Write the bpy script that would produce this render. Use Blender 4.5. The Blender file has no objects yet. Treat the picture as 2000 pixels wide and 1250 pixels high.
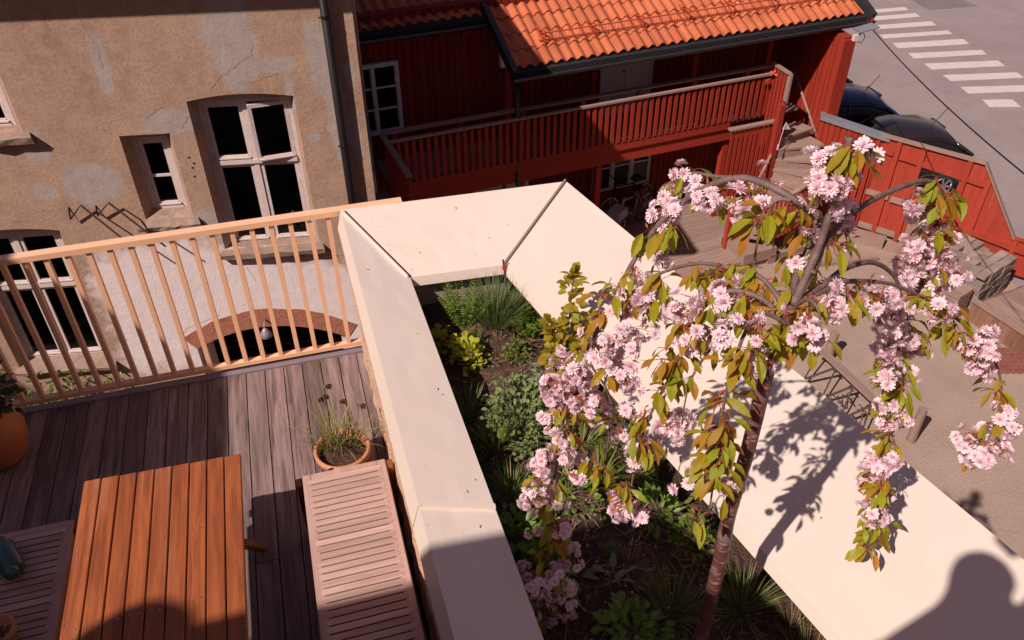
import bpy, bmesh, math, random
from mathutils import Vector, Matrix, Euler
random.seed(7)
R = math.radians
PI = math.pi
scene = bpy.context.scene
col = scene.collection

# ------------------------------------------------------------------ camera, sky, sun, exposure
cam_d = bpy.data.cameras.new('camera')
cam = bpy.data.objects.new('camera', cam_d)
col.objects.link(cam)
cr = Vector((0.9606958, -0.2775035, -0.0074368))
cu = Vector((0.1761134, 0.5885454, 0.7890490))
cf = Vector((0.2145870, 0.7593459, -0.6142852))
cm = Matrix((cr, cu, -cf)).transposed().to_4x4()
cm.translation = Vector((0, 0, 3.6))
cam.matrix_world = cm
cam_d.sensor_width = 36.0
cam_d.lens = 1608.0 / 2000 * 36
cam_d.clip_start = 0.05
cam_d.clip_end = 400
scene.camera = cam

SUN = Vector((.84, .5, -1.0)).normalized()
w = bpy.data.worlds.new('World')
scene.world = w
w.use_nodes = True
nt = w.node_tree
bg = nt.nodes['Background']
sky = nt.nodes.new('ShaderNodeTexSky')
sky.sky_type = 'NISHITA'
sky.sun_disc = False
sky.sun_elevation = R(45.6)
sky.sun_rotation = R(239)
tint = nt.nodes.new('ShaderNodeMix')
tint.data_type = 'RGBA'
tint.blend_type = 'MULTIPLY'
tint.inputs[0].default_value = 1.0
tint.inputs[7].default_value = (1.42, 0.90, 0.92, 1)
nt.links.new(sky.outputs[0], tint.inputs[6])
nt.links.new(tint.outputs[2], bg.inputs[0])
bg.inputs[1].default_value = 0.050

sun_d = bpy.data.lights.new('sun', 'SUN')
sun_d.energy = 4.6
sun_d.angle = R(0.5)
sun_d.color = (1.0, 0.885, 0.80)
sun = bpy.data.objects.new('sun', sun_d)
sun.rotation_euler = SUN.to_track_quat('-Z', 'Y').to_euler()
sun.location = (-20, -12, 26)
col.objects.link(sun)

vs = scene.view_settings
vs.view_transform = 'Standard'
vs.look = 'None'
vs.gamma = 1
vs.exposure = 0.25

# ------------------------------------------------------------------ materials
def newmat(name):
    m = bpy.data.materials.new(name)
    m.use_nodes = True
    return m, m.node_tree.nodes, m.node_tree.links, m.node_tree.nodes['Principled BSDF']

def setspec(b, v):
    if 'Specular IOR Level' in b.inputs:
        b.inputs['Specular IOR Level'].default_value = v

def rgba(c):
    return (c[0], c[1], c[2], 1)

def mixcol(N, L, fac, a, b, blend='MIX'):
    n = N.new('ShaderNodeMix')
    n.data_type = 'RGBA'
    n.blend_type = blend
    for s, v in ((0, fac), (6, a), (7, b)):
        if hasattr(v, 'is_linked') or hasattr(v, 'links'):
            L.new(v, n.inputs[s])
        elif s == 0:
            n.inputs[s].default_value = v
        else:
            n.inputs[s].default_value = rgba(v)
    return n.outputs[2]

def mth(N, L, op, a, b=None, clamp=False):
    n = N.new('ShaderNodeMath')
    n.operation = op
    n.use_clamp = clamp
    for i, v in enumerate((a, b)):
        if v is None:
            continue
        if hasattr(v, 'links'):
            L.new(v, n.inputs[i])
        else:
            n.inputs[i].default_value = v
    return n.outputs[0]

def ramp(N, L, fac, p0, p1, c0=(0, 0, 0), c1=(1, 1, 1)):
    n = N.new('ShaderNodeValToRGB')
    n.color_ramp.elements[0].position = p0
    n.color_ramp.elements[1].position = p1
    n.color_ramp.elements[0].color = rgba(c0)
    n.color_ramp.elements[1].color = rgba(c1)
    L.new(fac, n.inputs[0])
    return n.outputs[0]

def coords(N, L, scale=(1, 1, 1), island=0.0):
    tc = N.new('ShaderNodeTexCoord')
    v = tc.outputs['Object']
    if island:
        g = N.new('ShaderNodeNewGeometry')
        k = N.new('ShaderNodeVectorMath')
        k.operation = 'SCALE'
        k.inputs[0].default_value = (7.3, 11.9, 5.1)
        L.new(mth(N, L, 'MULTIPLY', g.outputs['Random Per Island'], island), k.inputs['Scale'])
        a = N.new('ShaderNodeVectorMath')
        L.new(v, a.inputs[0])
        L.new(k.outputs[0], a.inputs[1])
        v = a.outputs[0]
    m = N.new('ShaderNodeMapping')
    m.inputs['Scale'].default_value = scale
    L.new(v, m.inputs[0])
    return m.outputs[0]

def noise(N, L, vec, scale, detail=6, rough=.6, dist=0.0):
    n = N.new('ShaderNodeTexNoise')
    n.inputs['Scale'].default_value = scale
    n.inputs['Detail'].default_value = detail
    n.inputs['Roughness'].default_value = rough
    n.inputs['Distortion'].default_value = dist
    L.new(vec, n.inputs['Vector'])
    return n.outputs['Fac']

def bump(N, L, b, h, strength=.3, dist=.01):
    n = N.new('ShaderNodeBump')
    n.inputs['Strength'].default_value = strength
    n.inputs['Distance'].default_value = dist
    L.new(h, n.inputs['Height'])
    L.new(n.outputs[0], b.inputs['Normal'])

def rough_mat(name, c1, c2, scale=6, rough=.85, spec=.3, bstr=.3, bdist=.01, fine=40, speck=None, spk=.62, stretch=(1, 1, 1), p=(.35, .65), var=0.0):
    m, N, L, b = newmat(name)
    v = coords(N, L, stretch)
    n1 = noise(N, L, v, scale)
    n2 = noise(N, L, v, fine, 4)
    c = mixcol(N, L, ramp(N, L, n1, *p), c1, c2)
    c = mixcol(N, L, mth(N, L, 'MULTIPLY', ramp(N, L, n2, .35, .7), .35), c, [x * .55 for x in c1])
    if speck:
        n3 = noise(N, L, v, fine * 1.7, 2)
        c = mixcol(N, L, ramp(N, L, n3, spk, spk + .06), c, speck)
    if var:
        geo = N.new('ShaderNodeNewGeometry')
        hv = N.new('ShaderNodeHueSaturation')
        L.new(c, hv.inputs['Color'])
        L.new(mth(N, L, 'ADD', mth(N, L, 'MULTIPLY', geo.outputs['Random Per Island'], 2 * var), 1 - var), hv.inputs['Value'])
        c = hv.outputs[0]
    L.new(c, b.inputs['Base Color'])
    b.inputs['Roughness'].default_value = rough
    setspec(b, spec)
    if bstr:
        bump(N, L, b, mth(N, L, 'ADD', mth(N, L, 'MULTIPLY', n1, .6), n2), bstr, bdist)
    return m

def wood_mat(name, c1, c2, axis=1, rough=.7, spec=.3, var=.35, knots=0.0, scale=14, bstr=.25, wear=None, wearp=(.6, .75)):
    m, N, L, b = newmat(name)
    st = [1, 1, 1]
    st[axis] = .06
    v = coords(N, L, st, 1.0)
    g = noise(N, L, v, scale * 3.2, 5, .65, .6)
    g2 = noise(N, L, v, scale * .45, 3, .6, 1.2)
    c = mixcol(N, L, ramp(N, L, g, .36, .64), c1, c2)
    c = mixcol(N, L, mth(N, L, 'MULTIPLY', ramp(N, L, g2, .38, .66), .5), c, [x * .62 for x in c1])
    if knots:
        v2 = coords(N, L, [1 if i != axis else .45 for i in range(3)], 1.0)
        vo = N.new('ShaderNodeTexVoronoi')
        vo.inputs['Scale'].default_value = 4.5
        L.new(v2, vo.inputs['Vector'])
        c = mixcol(N, L, mth(N, L, 'MULTIPLY', ramp(N, L, vo.outputs['Distance'], .03, .13, (1, 1, 1), (0, 0, 0)), knots), c, [x * .38 for x in c1])
    geo = N.new('ShaderNodeNewGeometry')
    hv = N.new('ShaderNodeHueSaturation')
    L.new(c, hv.inputs['Color'])
    L.new(mth(N, L, 'ADD', mth(N, L, 'MULTIPLY', geo.outputs['Random Per Island'], 2 * var), 1 - var), hv.inputs['Value'])
    c = hv.outputs[0]
    if wear:
        v3 = coords(N, L, st, .5)
        c = mixcol(N, L, ramp(N, L, noise(N, L, v3, 9, 5, .7), *wearp), c, wear)
    L.new(c, b.inputs['Base Color'])
    b.inputs['Roughness'].default_value = rough
    setspec(b, spec)
    bump(N, L, b, g, bstr, .004)
    return m

def flat_mat(name, c, rough=.5, spec=.5, metal=0.0, var=.08, scale=8):
    m, N, L, b = newmat(name)
    v = coords(N, L)
    n = noise(N, L, v, scale, 5)
    L.new(mixcol(N, L, ramp(N, L, n, .3, .7), [x * (1 - var) for x in c], [min(1, x * (1 + var)) for x in c]), b.inputs['Base Color'])
    b.inputs['Roughness'].default_value = rough
    b.inputs['Metallic'].default_value = metal
    setspec(b, spec)
    return m

def leaf_mat(name, cols, rough=.45, trans=.45, veins=False):
    m, N, L, b = newmat(name)
    g = N.new('ShaderNodeNewGeometry')
    rp = N.new('ShaderNodeValToRGB')
    els = rp.color_ramp.elements
    while len(els) < len(cols):
        els.new(.5)
    for i, c in enumerate(cols):
        els[i].position = i / max(1, len(cols) - 1)
        els[i].color = rgba(c)
    L.new(g.outputs['Random Per Island'], rp.inputs[0])
    c = rp.outputs[0]
    if veins:
        uv = N.new('ShaderNodeUVMap')
        sx = N.new('ShaderNodeSeparateXYZ')
        L.new(uv.outputs[0], sx.inputs[0])
        au = mth(N, L, 'ABSOLUTE', mth(N, L, 'SUBTRACT', sx.outputs[0], .5))
        s = mth(N, L, 'SINE', mth(N, L, 'SUBTRACT', mth(N, L, 'MULTIPLY', sx.outputs[1], 62), mth(N, L, 'MULTIPLY', au, 40)))
        c = mixcol(N, L, mth(N, L, 'MULTIPLY', ramp(N, L, s, .55, 1.0), .35), c, (.32, .24, .03))
        bump(N, L, b, s, .35, .002)
    L.new(c, b.inputs['Base Color'])
    b.inputs['Roughness'].default_value = rough
    setspec(b, .4)
    t = N.new('ShaderNodeBsdfTranslucent')
    L.new(c, t.inputs[0])
    mx = N.new('ShaderNodeMixShader')
    mx.inputs[0].default_value = trans
    L.new(b.outputs[0], mx.inputs[1])
    L.new(t.outputs[0], mx.inputs[2])
    L.new(mx.outputs[0], N['Material Output'].inputs[0])
    return m

def petal_mat(name, cin, cout):
    m, N, L, b = newmat(name)
    uv = N.new('ShaderNodeUVMap')
    sx = N.new('ShaderNodeSeparateXYZ')
    L.new(uv.outputs[0], sx.inputs[0])
    c = mixcol(N, L, ramp(N, L, sx.outputs[0], .05, .55), cin, cout)
    g = N.new('ShaderNodeNewGeometry')
    c = mixcol(N, L, mth(N, L, 'MULTIPLY', sx.outputs[1], .38), c, (.84, .56, .65))
    L.new(c, b.inputs['Base Color'])
    b.inputs['Roughness'].default_value = .7
    setspec(b, .15)
    t = N.new('ShaderNodeBsdfTranslucent')
    L.new(c, t.inputs[0])
    mx = N.new('ShaderNodeMixShader')
    mx.inputs[0].default_value = .35
    L.new(b.outputs[0], mx.inputs[1])
    L.new(t.outputs[0], mx.inputs[2])
    L.new(mx.outputs[0], N['Material Output'].inputs[0])
    return m

def glass_mat(name):
    m, N, L, b = newmat(name)
    N.remove(b)
    tr = N.new('ShaderNodeBsdfTransparent')
    tr.inputs[0].default_value = (.55, .56, .55, 1)
    gl = N.new('ShaderNodeBsdfGlossy')
    gl.inputs['Roughness'].default_value = .02
    fr = N.new('ShaderNodeFresnel')
    fr.inputs[0].default_value = 1.35
    mx = N.new('ShaderNodeMixShader')
    L.new(fr.outputs[0], mx.inputs[0])
    L.new(tr.outputs[0], mx.inputs[1])
    L.new(gl.outputs[0], mx.inputs[2])
    L.new(mx.outputs[0], N['Material Output'].inputs[0])
    return m

def plaster_mat():
    # brown weathered render with grey repair patches and a limewashed lower part (local x along the wall, z up)
    m, N, L, b = newmat('weathered render')
    tc = N.new('ShaderNodeTexCoord')
    v = tc.outputs['Object']
    nb = noise(N, L, v, 1.1, 6, .65)
    nm = noise(N, L, v, 5, 6, .7)
    nf = noise(N, L, v, 26, 6, .8)
    ns = noise(N, L, v, 130, 2, .6)
    c = mixcol(N, L, ramp(N, L, nb, .36, .64), (.455, .295, .215), (.335, .208, .158))
    c = mixcol(N, L, mth(N, L, 'MULTIPLY', ramp(N, L, nm, .42, .64), .75), c, (.49, .32, .23))
    c = mixcol(N, L, mth(N, L, 'MULTIPLY', ramp(N, L, nf, .47, .62), .45), c, (.22, .13, .085))
    c = mixcol(N, L, ramp(N, L, ns, .66, .72), c, (.55, .44, .36))
    sp = N.new('ShaderNodeSeparateXYZ')
    L.new(v, sp.inputs[0])
    wob = mth(N, L, 'MULTIPLY', mth(N, L, 'SUBTRACT', noise(N, L, v, 3.6, 8, .72), .5), 3.2)
    patches = [(-.45, .33, .30, .50), (-.42, .75, .2, .3), (.50, .10, .13, .45), (.62, -.6, .12, .6), (-2.46, -1.3, .36, .30), (-1.36, -.55, .30, .16),
               (-1.93, .2, .09, .36), (.03, .08, .22, .10), (.11, -.28, .05, .25), (-2.98, -.78, .14, .22), (-3.06, -1.36, .16, .12), (.30, -.85, .08, .06), (-1.25, -1.95, .16, .2), (.8, -.9, .08, .3), (.83, -.1, .06, .16)]
    tot = None
    for (px, pz, rx, rz) in patches:
        dx = mth(N, L, 'DIVIDE', mth(N, L, 'SUBTRACT', sp.outputs[0], px), rx)
        dz = mth(N, L, 'DIVIDE', mth(N, L, 'SUBTRACT', sp.outputs[2], pz), rz)
        d = mth(N, L, 'ADD', mth(N, L, 'POWER', mth(N, L, 'ABSOLUTE', dx), 2.4), mth(N, L, 'POWER', mth(N, L, 'ABSOLUTE', dz), 2.4))
        f = mth(N, L, 'SUBTRACT', 1.25, mth(N, L, 'ADD', d, mth(N, L, 'MULTIPLY', wob, 1.1)))
        tot = f if tot is None else mth(N, L, 'MAXIMUM', tot, f)
    pf = mth(N, L, 'MULTIPLY', ramp(N, L, tot, .05, .55), .92)
    cg = mixcol(N, L, ramp(N, L, nm, .35, .7), (.36, .29, .27), (.44, .36, .34))
    c = mixcol(N, L, pf, c, cg)
    # limewash below a sloping, wandering line
    line = mth(N, L, 'ADD', sp.outputs[2], mth(N, L, 'ADD', mth(N, L, 'MULTIPLY', mth(N, L, 'ABSOLUTE', mth(N, L, 'ADD', sp.outputs[0], 1.85)), .28), mth(N, L, 'MULTIPLY', wob, .30)))
    lw = ramp(N, L, mth(N, L, 'SUBTRACT', mth(N, L, 'MULTIPLY', line, -1), 1.75), .22, .48)
    lo = ramp(N, L, mth(N, L, 'SUBTRACT', mth(N, L, 'ADD', mth(N, L, 'MULTIPLY', sp.outputs[2], -1), mth(N, L, 'MULTIPLY', wob, .35)), 4.0), .22, .55, (1, 1, 1), (0, 0, 0))
    le = ramp(N, L, mth(N, L, 'ADD', sp.outputs[0], mth(N, L, 'MULTIPLY', wob, .35)), 0, 1)
    lx = ramp(N, L, mth(N, L, 'ADD', mth(N, L, 'ADD', sp.outputs[0], 3.0), mth(N, L, 'MULTIPLY', wob, .3)), .0, .22)
    lf = mth(N, L, 'MULTIPLY', mth(N, L, 'MULTIPLY', lw, lo), lx)
    cw = mixcol(N, L, ramp(N, L, nm, .42, .75), (.78, .655, .655), (.70, .57, .55))
    cw = mixcol(N, L, mth(N, L, 'MULTIPLY', ramp(N, L, nf, .6, .8), .25), cw, (.45, .30, .24))
    c = mixcol(N, L, lf, c, cw)
    L.new(c, b.inputs['Base Color'])
    b.inputs['Roughness'].default_value = .95
    setspec(b, .1)
    h = mth(N, L, 'ADD', mth(N, L, 'MULTIPLY', nf, 1.0), mth(N, L, 'ADD', mth(N, L, 'MULTIPLY', ns, .5), mth(N, L, 'MULTIPLY', nm, 1.2)))
    bump(N, L, b, h, .6, .015)
    return m

M = {}
M['plaster'] = plaster_mat()
M['glass'] = glass_mat('window glass')
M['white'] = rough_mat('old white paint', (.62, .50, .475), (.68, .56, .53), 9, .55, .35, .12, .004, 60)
M['white_shade'] = flat_mat('white paint with shade tint', (.55, .53, .62), .5)  # bluish copy of the white paint, shade put into its colour
M['stone'] = rough_mat('sill stone', (.36, .25, .20), (.25, .17, .135), 7, .95, .15, .7, .015, 55, (.45, .36, .3), .66)
M['brickband'] = rough_mat('terracotta render', (.46, .19, .12), (.36, .14, .09), 9, .95, .1, .9, .02, 45, (.52, .3, .22), .66)
M['interior'] = flat_mat('dark interior', (.018, .014, .012), .9, .1)
M['interior_light'] = flat_mat('interior sill board', (.6, .55, .52), .6, .3)
M['black_metal'] = flat_mat('black painted metal', (.014, .011, .011), .55, .25)
M['iron'] = flat_mat('rusty iron', (.06, .03, .022), .7, .4, .3)
M['cap'] = None
M['railing'] = flat_mat('peach lacquered steel', (.80, .46, .285), .42, .4, 0, .05, 3)
M['deck'] = wood_mat('grey decking', (.255, .172, .16), (.085, .056, .054), 1, .62, .3, .30, .9, 13, .5, (.34, .25, .235), (.54, .74))
M['deck_edge'] = flat_mat('grey edge profile', (.30, .24, .26), .4, .4, .3)
M['table'] = wood_mat('oiled hardwood', (.375, .102, .031), (.18, .045, .015), 1, .48, .4, .25, 0, 11, .2, (.36, .165, .095), (.56, .82))
M['table_dark'] = wood_mat('oiled hardwood legs', (.30, .10, .035), (.22, .06, .02), 2, .5, .4, .1)
M['teak'] = wood_mat('silvered teak', (.56, .37, .32), (.38, .235, .20), 0, .7, .25, .16, 0, 12, .2)
M['teak_frame'] = wood_mat('silvered teak frame', (.48, .31, .265), (.40, .245, .21), 1, .7, .25, .06, 0, 12, .15)
M['slot'] = flat_mat('slot shade', (.05, .03, .025), .9, .1)
M['steel'] = flat_mat('screw heads', (.55, .5, .46), .3, .6, .9)
M['terracotta'] = rough_mat('terracotta pot', (.50, .20, .10), (.58, .27, .155), 7, .75, .25, .15, .004, 60)
M['terracotta_glazed'] = rough_mat('orange clay pot', (.46, .145, .045), (.50, .18, .07), 4, .5, .4, .05, .004, 50)
M['soil'] = rough_mat('dark soil', (.085, .047, .036), (.125, .074, .056), 14, .95, .1, 1.0, .03, 75, (.30, .20, .16), .67)
M['mulch'] = leaf_mat('dry litter', [(.26, .15, .10), (.16, .08, .05), (.36, .25, .17), (.12, .06, .04)], .8, .05)
M['gravel'] = rough_mat('packed gravel', (.40, .29, .24), (.335, .235, .19), .9, .95, .1, .8, .02, 24, (.24, .165, .135), .625)
M['asphalt'] = None
M['roadpaint'] = rough_mat('road paint', (.62, .525, .51), (.55, .46, .44), 3, .7, .2, .2, .004, 40, (.30, .235, .23), .645)
M['concrete'] = rough_mat('concrete', (.38, .30, .27), (.31, .235, .21), 5, .9, .15, .4, .01, 50)
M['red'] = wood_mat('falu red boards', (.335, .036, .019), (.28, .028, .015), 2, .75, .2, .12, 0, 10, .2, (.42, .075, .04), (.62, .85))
M['red_shaded'] = wood_mat('red boards with painted shade', (.23, .028, .017), (.18, .02, .012), 2, .75, .2, .15, 0, 10, .2)  # darker copy of the red paint, front wall shade put into the colour
M['red_worn'] = wood_mat('worn red boards', (.38, .052, .030), (.33, .042, .024), 2, .8, .2, .04, 0, 12, .3, (.45, .20, .15), (.66, .74))
M['red_x'] = wood_mat('red beam paint', (.33, .036, .020), (.28, .028, .016), 0, .75, .2, .1, 0, 10, .2, (.42, .12, .08), (.68, .78))
M['greywood'] = wood_mat('greyed timber', (.34, .225, .185), (.26, .165, .135), 0, .85, .15, .12, 0, 10, .3)
M['greywood_y'] = wood_mat('greyed timber lengthwise', (.34, .225, .185), (.26, .165, .135), 1, .85, .15, .12, 0, 10, .3)
M['greywood_z'] = wood_mat('greyed upright timber', (.32, .215, .175), (.25, .16, .13), 2, .85, .15, .12, 0, 10, .3)
M['brownwood_z'] = wood_mat('brown stained boards', (.27, .14, .095), (.19, .095, .065), 2, .75, .2, .25, 0, 10, .3, (.36, .2, .14), (.62, .8))
M['tile'] = rough_mat('clay roof tile', (.53, .145, .060), (.43, .105, .046), 2.2, .7, .3, .12, .004, 40, var=.13)
M['redmetal'] = flat_mat('red lacquered steel', (.40, .06, .03), .45, .5)
M['gutter'] = flat_mat('dark grey steel gutter', (.035, .032, .036), .4, .5, .2)
M['zinc'] = flat_mat('grey zinc flashing', (.33, .33, .37), .45, .5, .5)
M['paver'] = rough_mat('grey brown pavers', (.33, .245, .21), (.26, .19, .16), 5, .95, .1, .5, .01, 40, var=.22)
M['brickpave'] = rough_mat('red pavers', (.28, .105, .085), (.21, .075, .062), 8, .9, .1, .5, .01, 40)
M['bark'] = None
M['twig'] = rough_mat('branch bark', (.20, .125, .115), (.12, .07, .064), 30, .6, .4, .4, .004, 120)
M['cherryleaf'] = leaf_mat('cherry leaf', [(.40, .37, .018), (.31, .34, .020), (.46, .30, .018), (.46, .19, .022), (.38, .36, .016), (.50, .19, .026), (.33, .38, .022), (.44, .36, .018)], .36, .45, True)
M['bract'] = leaf_mat('red brown bracts and stalks', [(.34, .06, .035), (.42, .12, .05), (.28, .05, .04)], .5, .3)
M['petal'] = petal_mat('pink petals', (.72, .26, .36), (.92, .755, .795))
M['carblue'] = flat_mat('dark blue car paint', (.012, .030, .13), .12, .6)
M['carblack'] = flat_mat('black car paint', (.022, .015, .016), .10, .6)
M['carglass'] = flat_mat('car glass', (.012, .010, .010), .04, .6)
M['tyre'] = flat_mat('tyre rubber', (.018, .017, .017), .8, .3)
M['alloy'] = flat_mat('alloy rim', (.6, .6, .6), .3, .5, .9)
M['redlamp'] = flat_mat('red lamp lens', (.45, .02, .015), .15, .6)
M['bikegrey'] = flat_mat('grey lilac bike paint', (.30, .25, .29), .35, .5)
M['rope'] = flat_mat('dark rope', (.075, .05, .045), .8, .2)
M['teal'] = flat_mat('teal glazed ceramic', (.035, .085, .085), .25, .5)
M['skin'] = flat_mat('skin', (.5, .3, .22), .6)
M['shirt'] = flat_mat('dark shirt', (.06, .06, .08), .9)
M['render_wall'] = rough_mat('pale render', (.42, .36, .31), (.38, .32, .28), 3, .9, .1, .2, .01, 40)
M['pink'] = flat_mat('pink ribbon', (.75, .25, .33), .7)
M['mint'] = flat_mat('pale green cloth', (.33, .45, .40), .8)
M['redflower'] = leaf_mat('red and orange cloth flower', [(.6, .05, .06), (.7, .12, .12), (.65, .25, .03)], .6, .3)

def cap_mat():
    m, N, L, b = newmat('cream coated sheet metal')
    v = coords(N, L)
    v2 = coords(N, L, (1, .35, 1))
    n1 = noise(N, L, v, 1.6, 5)
    n2 = noise(N, L, v2, 28, 6, .75)
    n3 = noise(N, L, v, 3.0, 3)
    c = mixcol(N, L, ramp(N, L, n1, .3, .7), (.735, .612, .535), (.70, .575, .495))
    dirt = mth(N, L, 'MULTIPLY', ramp(N, L, n2, .60, .78), ramp(N, L, n3, .48, .66))
    c = mixcol(N, L, mth(N, L, 'MULTIPLY', dirt, .8), c, (.30, .22, .18))
    L.new(c, b.inputs['Base Color'])
    b.inputs['Roughness'].default_value = .42
    setspec(b, .35)
    bump(N, L, b, n1, .08, .02)
    return m
M['cap'] = cap_mat()

def asphalt_mat():
    m, N, L, b = newmat('worn asphalt')
    v = coords(N, L)
    n0 = noise(N, L, v, .22, 5, .6, .4)
    n1 = noise(N, L, v, 1.3, 6, .65)
    n2 = noise(N, L, v, 38, 3, .7)
    c = mixcol(N, L, ramp(N, L, n0, .35, .65), (.30, .238, .235), (.25, .196, .196))
    c = mixcol(N, L, mth(N, L, 'MULTIPLY', ramp(N, L, n1, .45, .68), .55), c, (.33, .262, .25))
    c = mixcol(N, L, mth(N, L, 'MULTIPLY', ramp(N, L, n2, .45, .7), .5), c, (.13, .10, .10))
    vo = N.new('ShaderNodeTexVoronoi')
    vo.feature = 'DISTANCE_TO_EDGE'
    vo.inputs['Scale'].default_value = .35
    dv = N.new('ShaderNodeVectorMath')
    nn = N.new('ShaderNodeTexNoise')
    nn.inputs['Scale'].default_value = 1.5
    L.new(v, nn.inputs['Vector'])
    L.new(v, dv.inputs[0])
    L.new(nn.outputs['Color'], dv.inputs[1])
    L.new(dv.outputs[0], vo.inputs['Vector'])
    c = mixcol(N, L, mth(N, L, 'MULTIPLY', ramp(N, L, vo.outputs['Distance'], .004, .014, (1, 1, 1), (0, 0, 0)), .16), c, (.16, .12, .12))
    L.new(c, b.inputs['Base Color'])
    b.inputs['Roughness'].default_value = .9
    setspec(b, .25)
    bump(N, L, b, n2, .4, .008)
    return m
M['asphalt'] = asphalt_mat()

def bark_mat():
    m, N, L, b = newmat('cherry bark')
    v = coords(N, L, (1, 1, 6))
    v0 = coords(N, L)
    n1 = noise(N, L, v, 7, 4)
    n2 = noise(N, L, v, 26, 3, .6)
    n3 = noise(N, L, v0, 9, 4)
    c = mixcol(N, L, ramp(N, L, n1, .35, .65), (.15, .052, .042), (.10, .038, .034))
    c = mixcol(N, L, ramp(N, L, n2, .58, .66), c, (.34, .22, .19))
    c = mixcol(N, L, mth(N, L, 'MULTIPLY', ramp(N, L, n3, .5, .68), .7), c, (.26, .185, .165))
    L.new(c, b.inputs['Base Color'])
    b.inputs['Roughness'].default_value = .42
    setspec(b, .5)
    bump(N, L, b, mth(N, L, 'ADD', n1, n2), .5, .004)
    return m
M['bark'] = bark_mat()

# ------------------------------------------------------------------ mesh helpers
class MB:
    def __init__(s):
        s.v, s.f, s.uv = [], [], []
        s.smooth = False
    def poly(s, pts, uv=None):
        i = len(s.v)
        s.v += [tuple(p) for p in pts]
        s.f.append(tuple(range(i, i + len(pts))))
        s.uv.append(uv)
    def mesh(s, vs, fs, uvs=None):
        i = len(s.v)
        s.v += [tuple(p) for p in vs]
        for k, f in enumerate(fs):
            s.f.append(tuple(i + j for j in f))
            s.uv.append(None if uvs is None else [uvs[j] for j in f])
    def box(s, x0, x1, y0, y1, z0, z1, mat=None):
        P = [(x, y, z) for z in (z0, z1) for y in (y0, y1) for x in (x0, x1)]
        if mat is not None:
            P = [mat @ Vector(p) for p in P]
        s.mesh(P, [(0, 2, 3, 1), (4, 5, 7, 6), (0, 1, 5, 4), (2, 6, 7, 3), (0, 4, 6, 2), (1, 3, 7, 5)])
        return s
    def rbox(s, x0, x1, y0, y1, z0, z1, r=.006):
        # box with chamfered vertical and top edges
        c = [(x0 + r, y0), (x1 - r, y0), (x1, y0 + r), (x1, y1 - r), (x1 - r, y1), (x0 + r, y1), (x0, y1 - r), (x0, y0 + r)]
        ci = [(x0 + 2 * r, y0 + r), (x1 - 2 * r, y0 + r), (x1 - r, y0 + 2 * r), (x1 - r, y1 - 2 * r), (x1 - 2 * r, y1 - r), (x0 + 2 * r, y1 - r), (x0 + r, y1 - 2 * r), (x0 + r, y0 + 2 * r)]
        vs = [(x, y, z0) for x, y in c] + [(x, y, z1 - r) for x, y in c] + [(x, y, z1) for x, y in ci]
        fs = [tuple(reversed(range(8))), tuple(range(16, 24))]
        for k in range(8):
            n = (k + 1) % 8
            fs += [(k, n, n + 8, k + 8), (k + 8, n + 8, n + 16, k + 16)]
        s.mesh(vs, fs)
        return s
    def beam(s, a, b, wd, ht, up=(0, 0, 1)):
        a, b = Vector(a), Vector(b)
        d = (b - a).normalized()
        u = Vector(up)
        r = d.cross(u)
        if r.length < 1e-4:
            r = d.cross(Vector((1, 0, 0)))
        r.normalize()
        u = r.cross(d)
        P = []
        for p in (a, b):
            for su, sr in ((-1, -1), (-1, 1), (1, 1), (1, -1)):
                P.append(p + r * (sr * wd / 2) + u * (su * ht / 2))
        s.mesh(P, [(0, 3, 2, 1), (4, 5, 6, 7), (0, 1, 5, 4), (1, 2, 6, 5), (2, 3, 7, 6), (3, 0, 4, 7)])
        return s
    def tube(s, pts, r0, r1=None, n=8, cap=True, wob=0.0):
        pts = [Vector(p) for p in pts]
        r1 = r0 if r1 is None else r1
        rings = []
        T = None
        ref = Vector((.3, .2, 1)).normalized()
        for i, p in enumerate(pts):
            d = (pts[min(i + 1, len(pts) - 1)] - pts[max(i - 1, 0)]).normalized()
            if T is None:
                a = d.cross(ref)
                if a.length < 1e-3:
                    a = d.cross(Vector((1, 0, 0)))
                a.normalize()
            else:
                a = a - d * a.dot(d)
                a.normalize()
            T = d
            bb = d.cross(a)
            t = i / max(1, len(pts) - 1)
            r = r0 + (r1 - r0) * t
            if wob:
                r *= 1 + random.uniform(-wob, wob)
            rings.append([p + a * (r * math.cos(2 * PI * k / n)) + bb * (r * math.sin(2 * PI * k / n)) for k in range(n)])
        vs = [q for rg in rings for q in rg]
        fs = []
        for i in range(len(rings) - 1):
            for k in range(n):
                k2 = (k + 1) % n
                fs.append((i * n + k, i * n + k2, (i + 1) * n + k2, (i + 1) * n + k))
        if cap:
            fs.append(tuple(reversed(range(n))))
            fs.append(tuple((len(rings) - 1) * n + k for k in range(n)))
        s.mesh(vs, fs)
        return s
    def lathe(s, prof, cx=0, cy=0, n=32, close=False):
        vs, fs = [], []
        for r, z in prof:
            for k in range(n):
                vs.append((cx + r * math.cos(2 * PI * k / n), cy + r * math.sin(2 * PI * k / n), z))
        for i in range(len(prof) - 1):
            for k in range(n):
                k2 = (k + 1) % n
                fs.append((i * n + k, i * n + k2, (i + 1) * n + k2, (i + 1) * n + k))
        s.mesh(vs, fs)
        return s
    def prism(s, outline, z0, z1):
        n = len(outline)
        vs = [(x, y, z0) for x, y in outline] + [(x, y, z1) for x, y in outline]
        fs = [tuple(reversed(range(n))), tuple(range(n, 2 * n))]
        for k in range(n):
            k2 = (k + 1) % n
            fs.append((k, k2, k2 + n, k + n))
        s.mesh(vs, fs)
        return s
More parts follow.
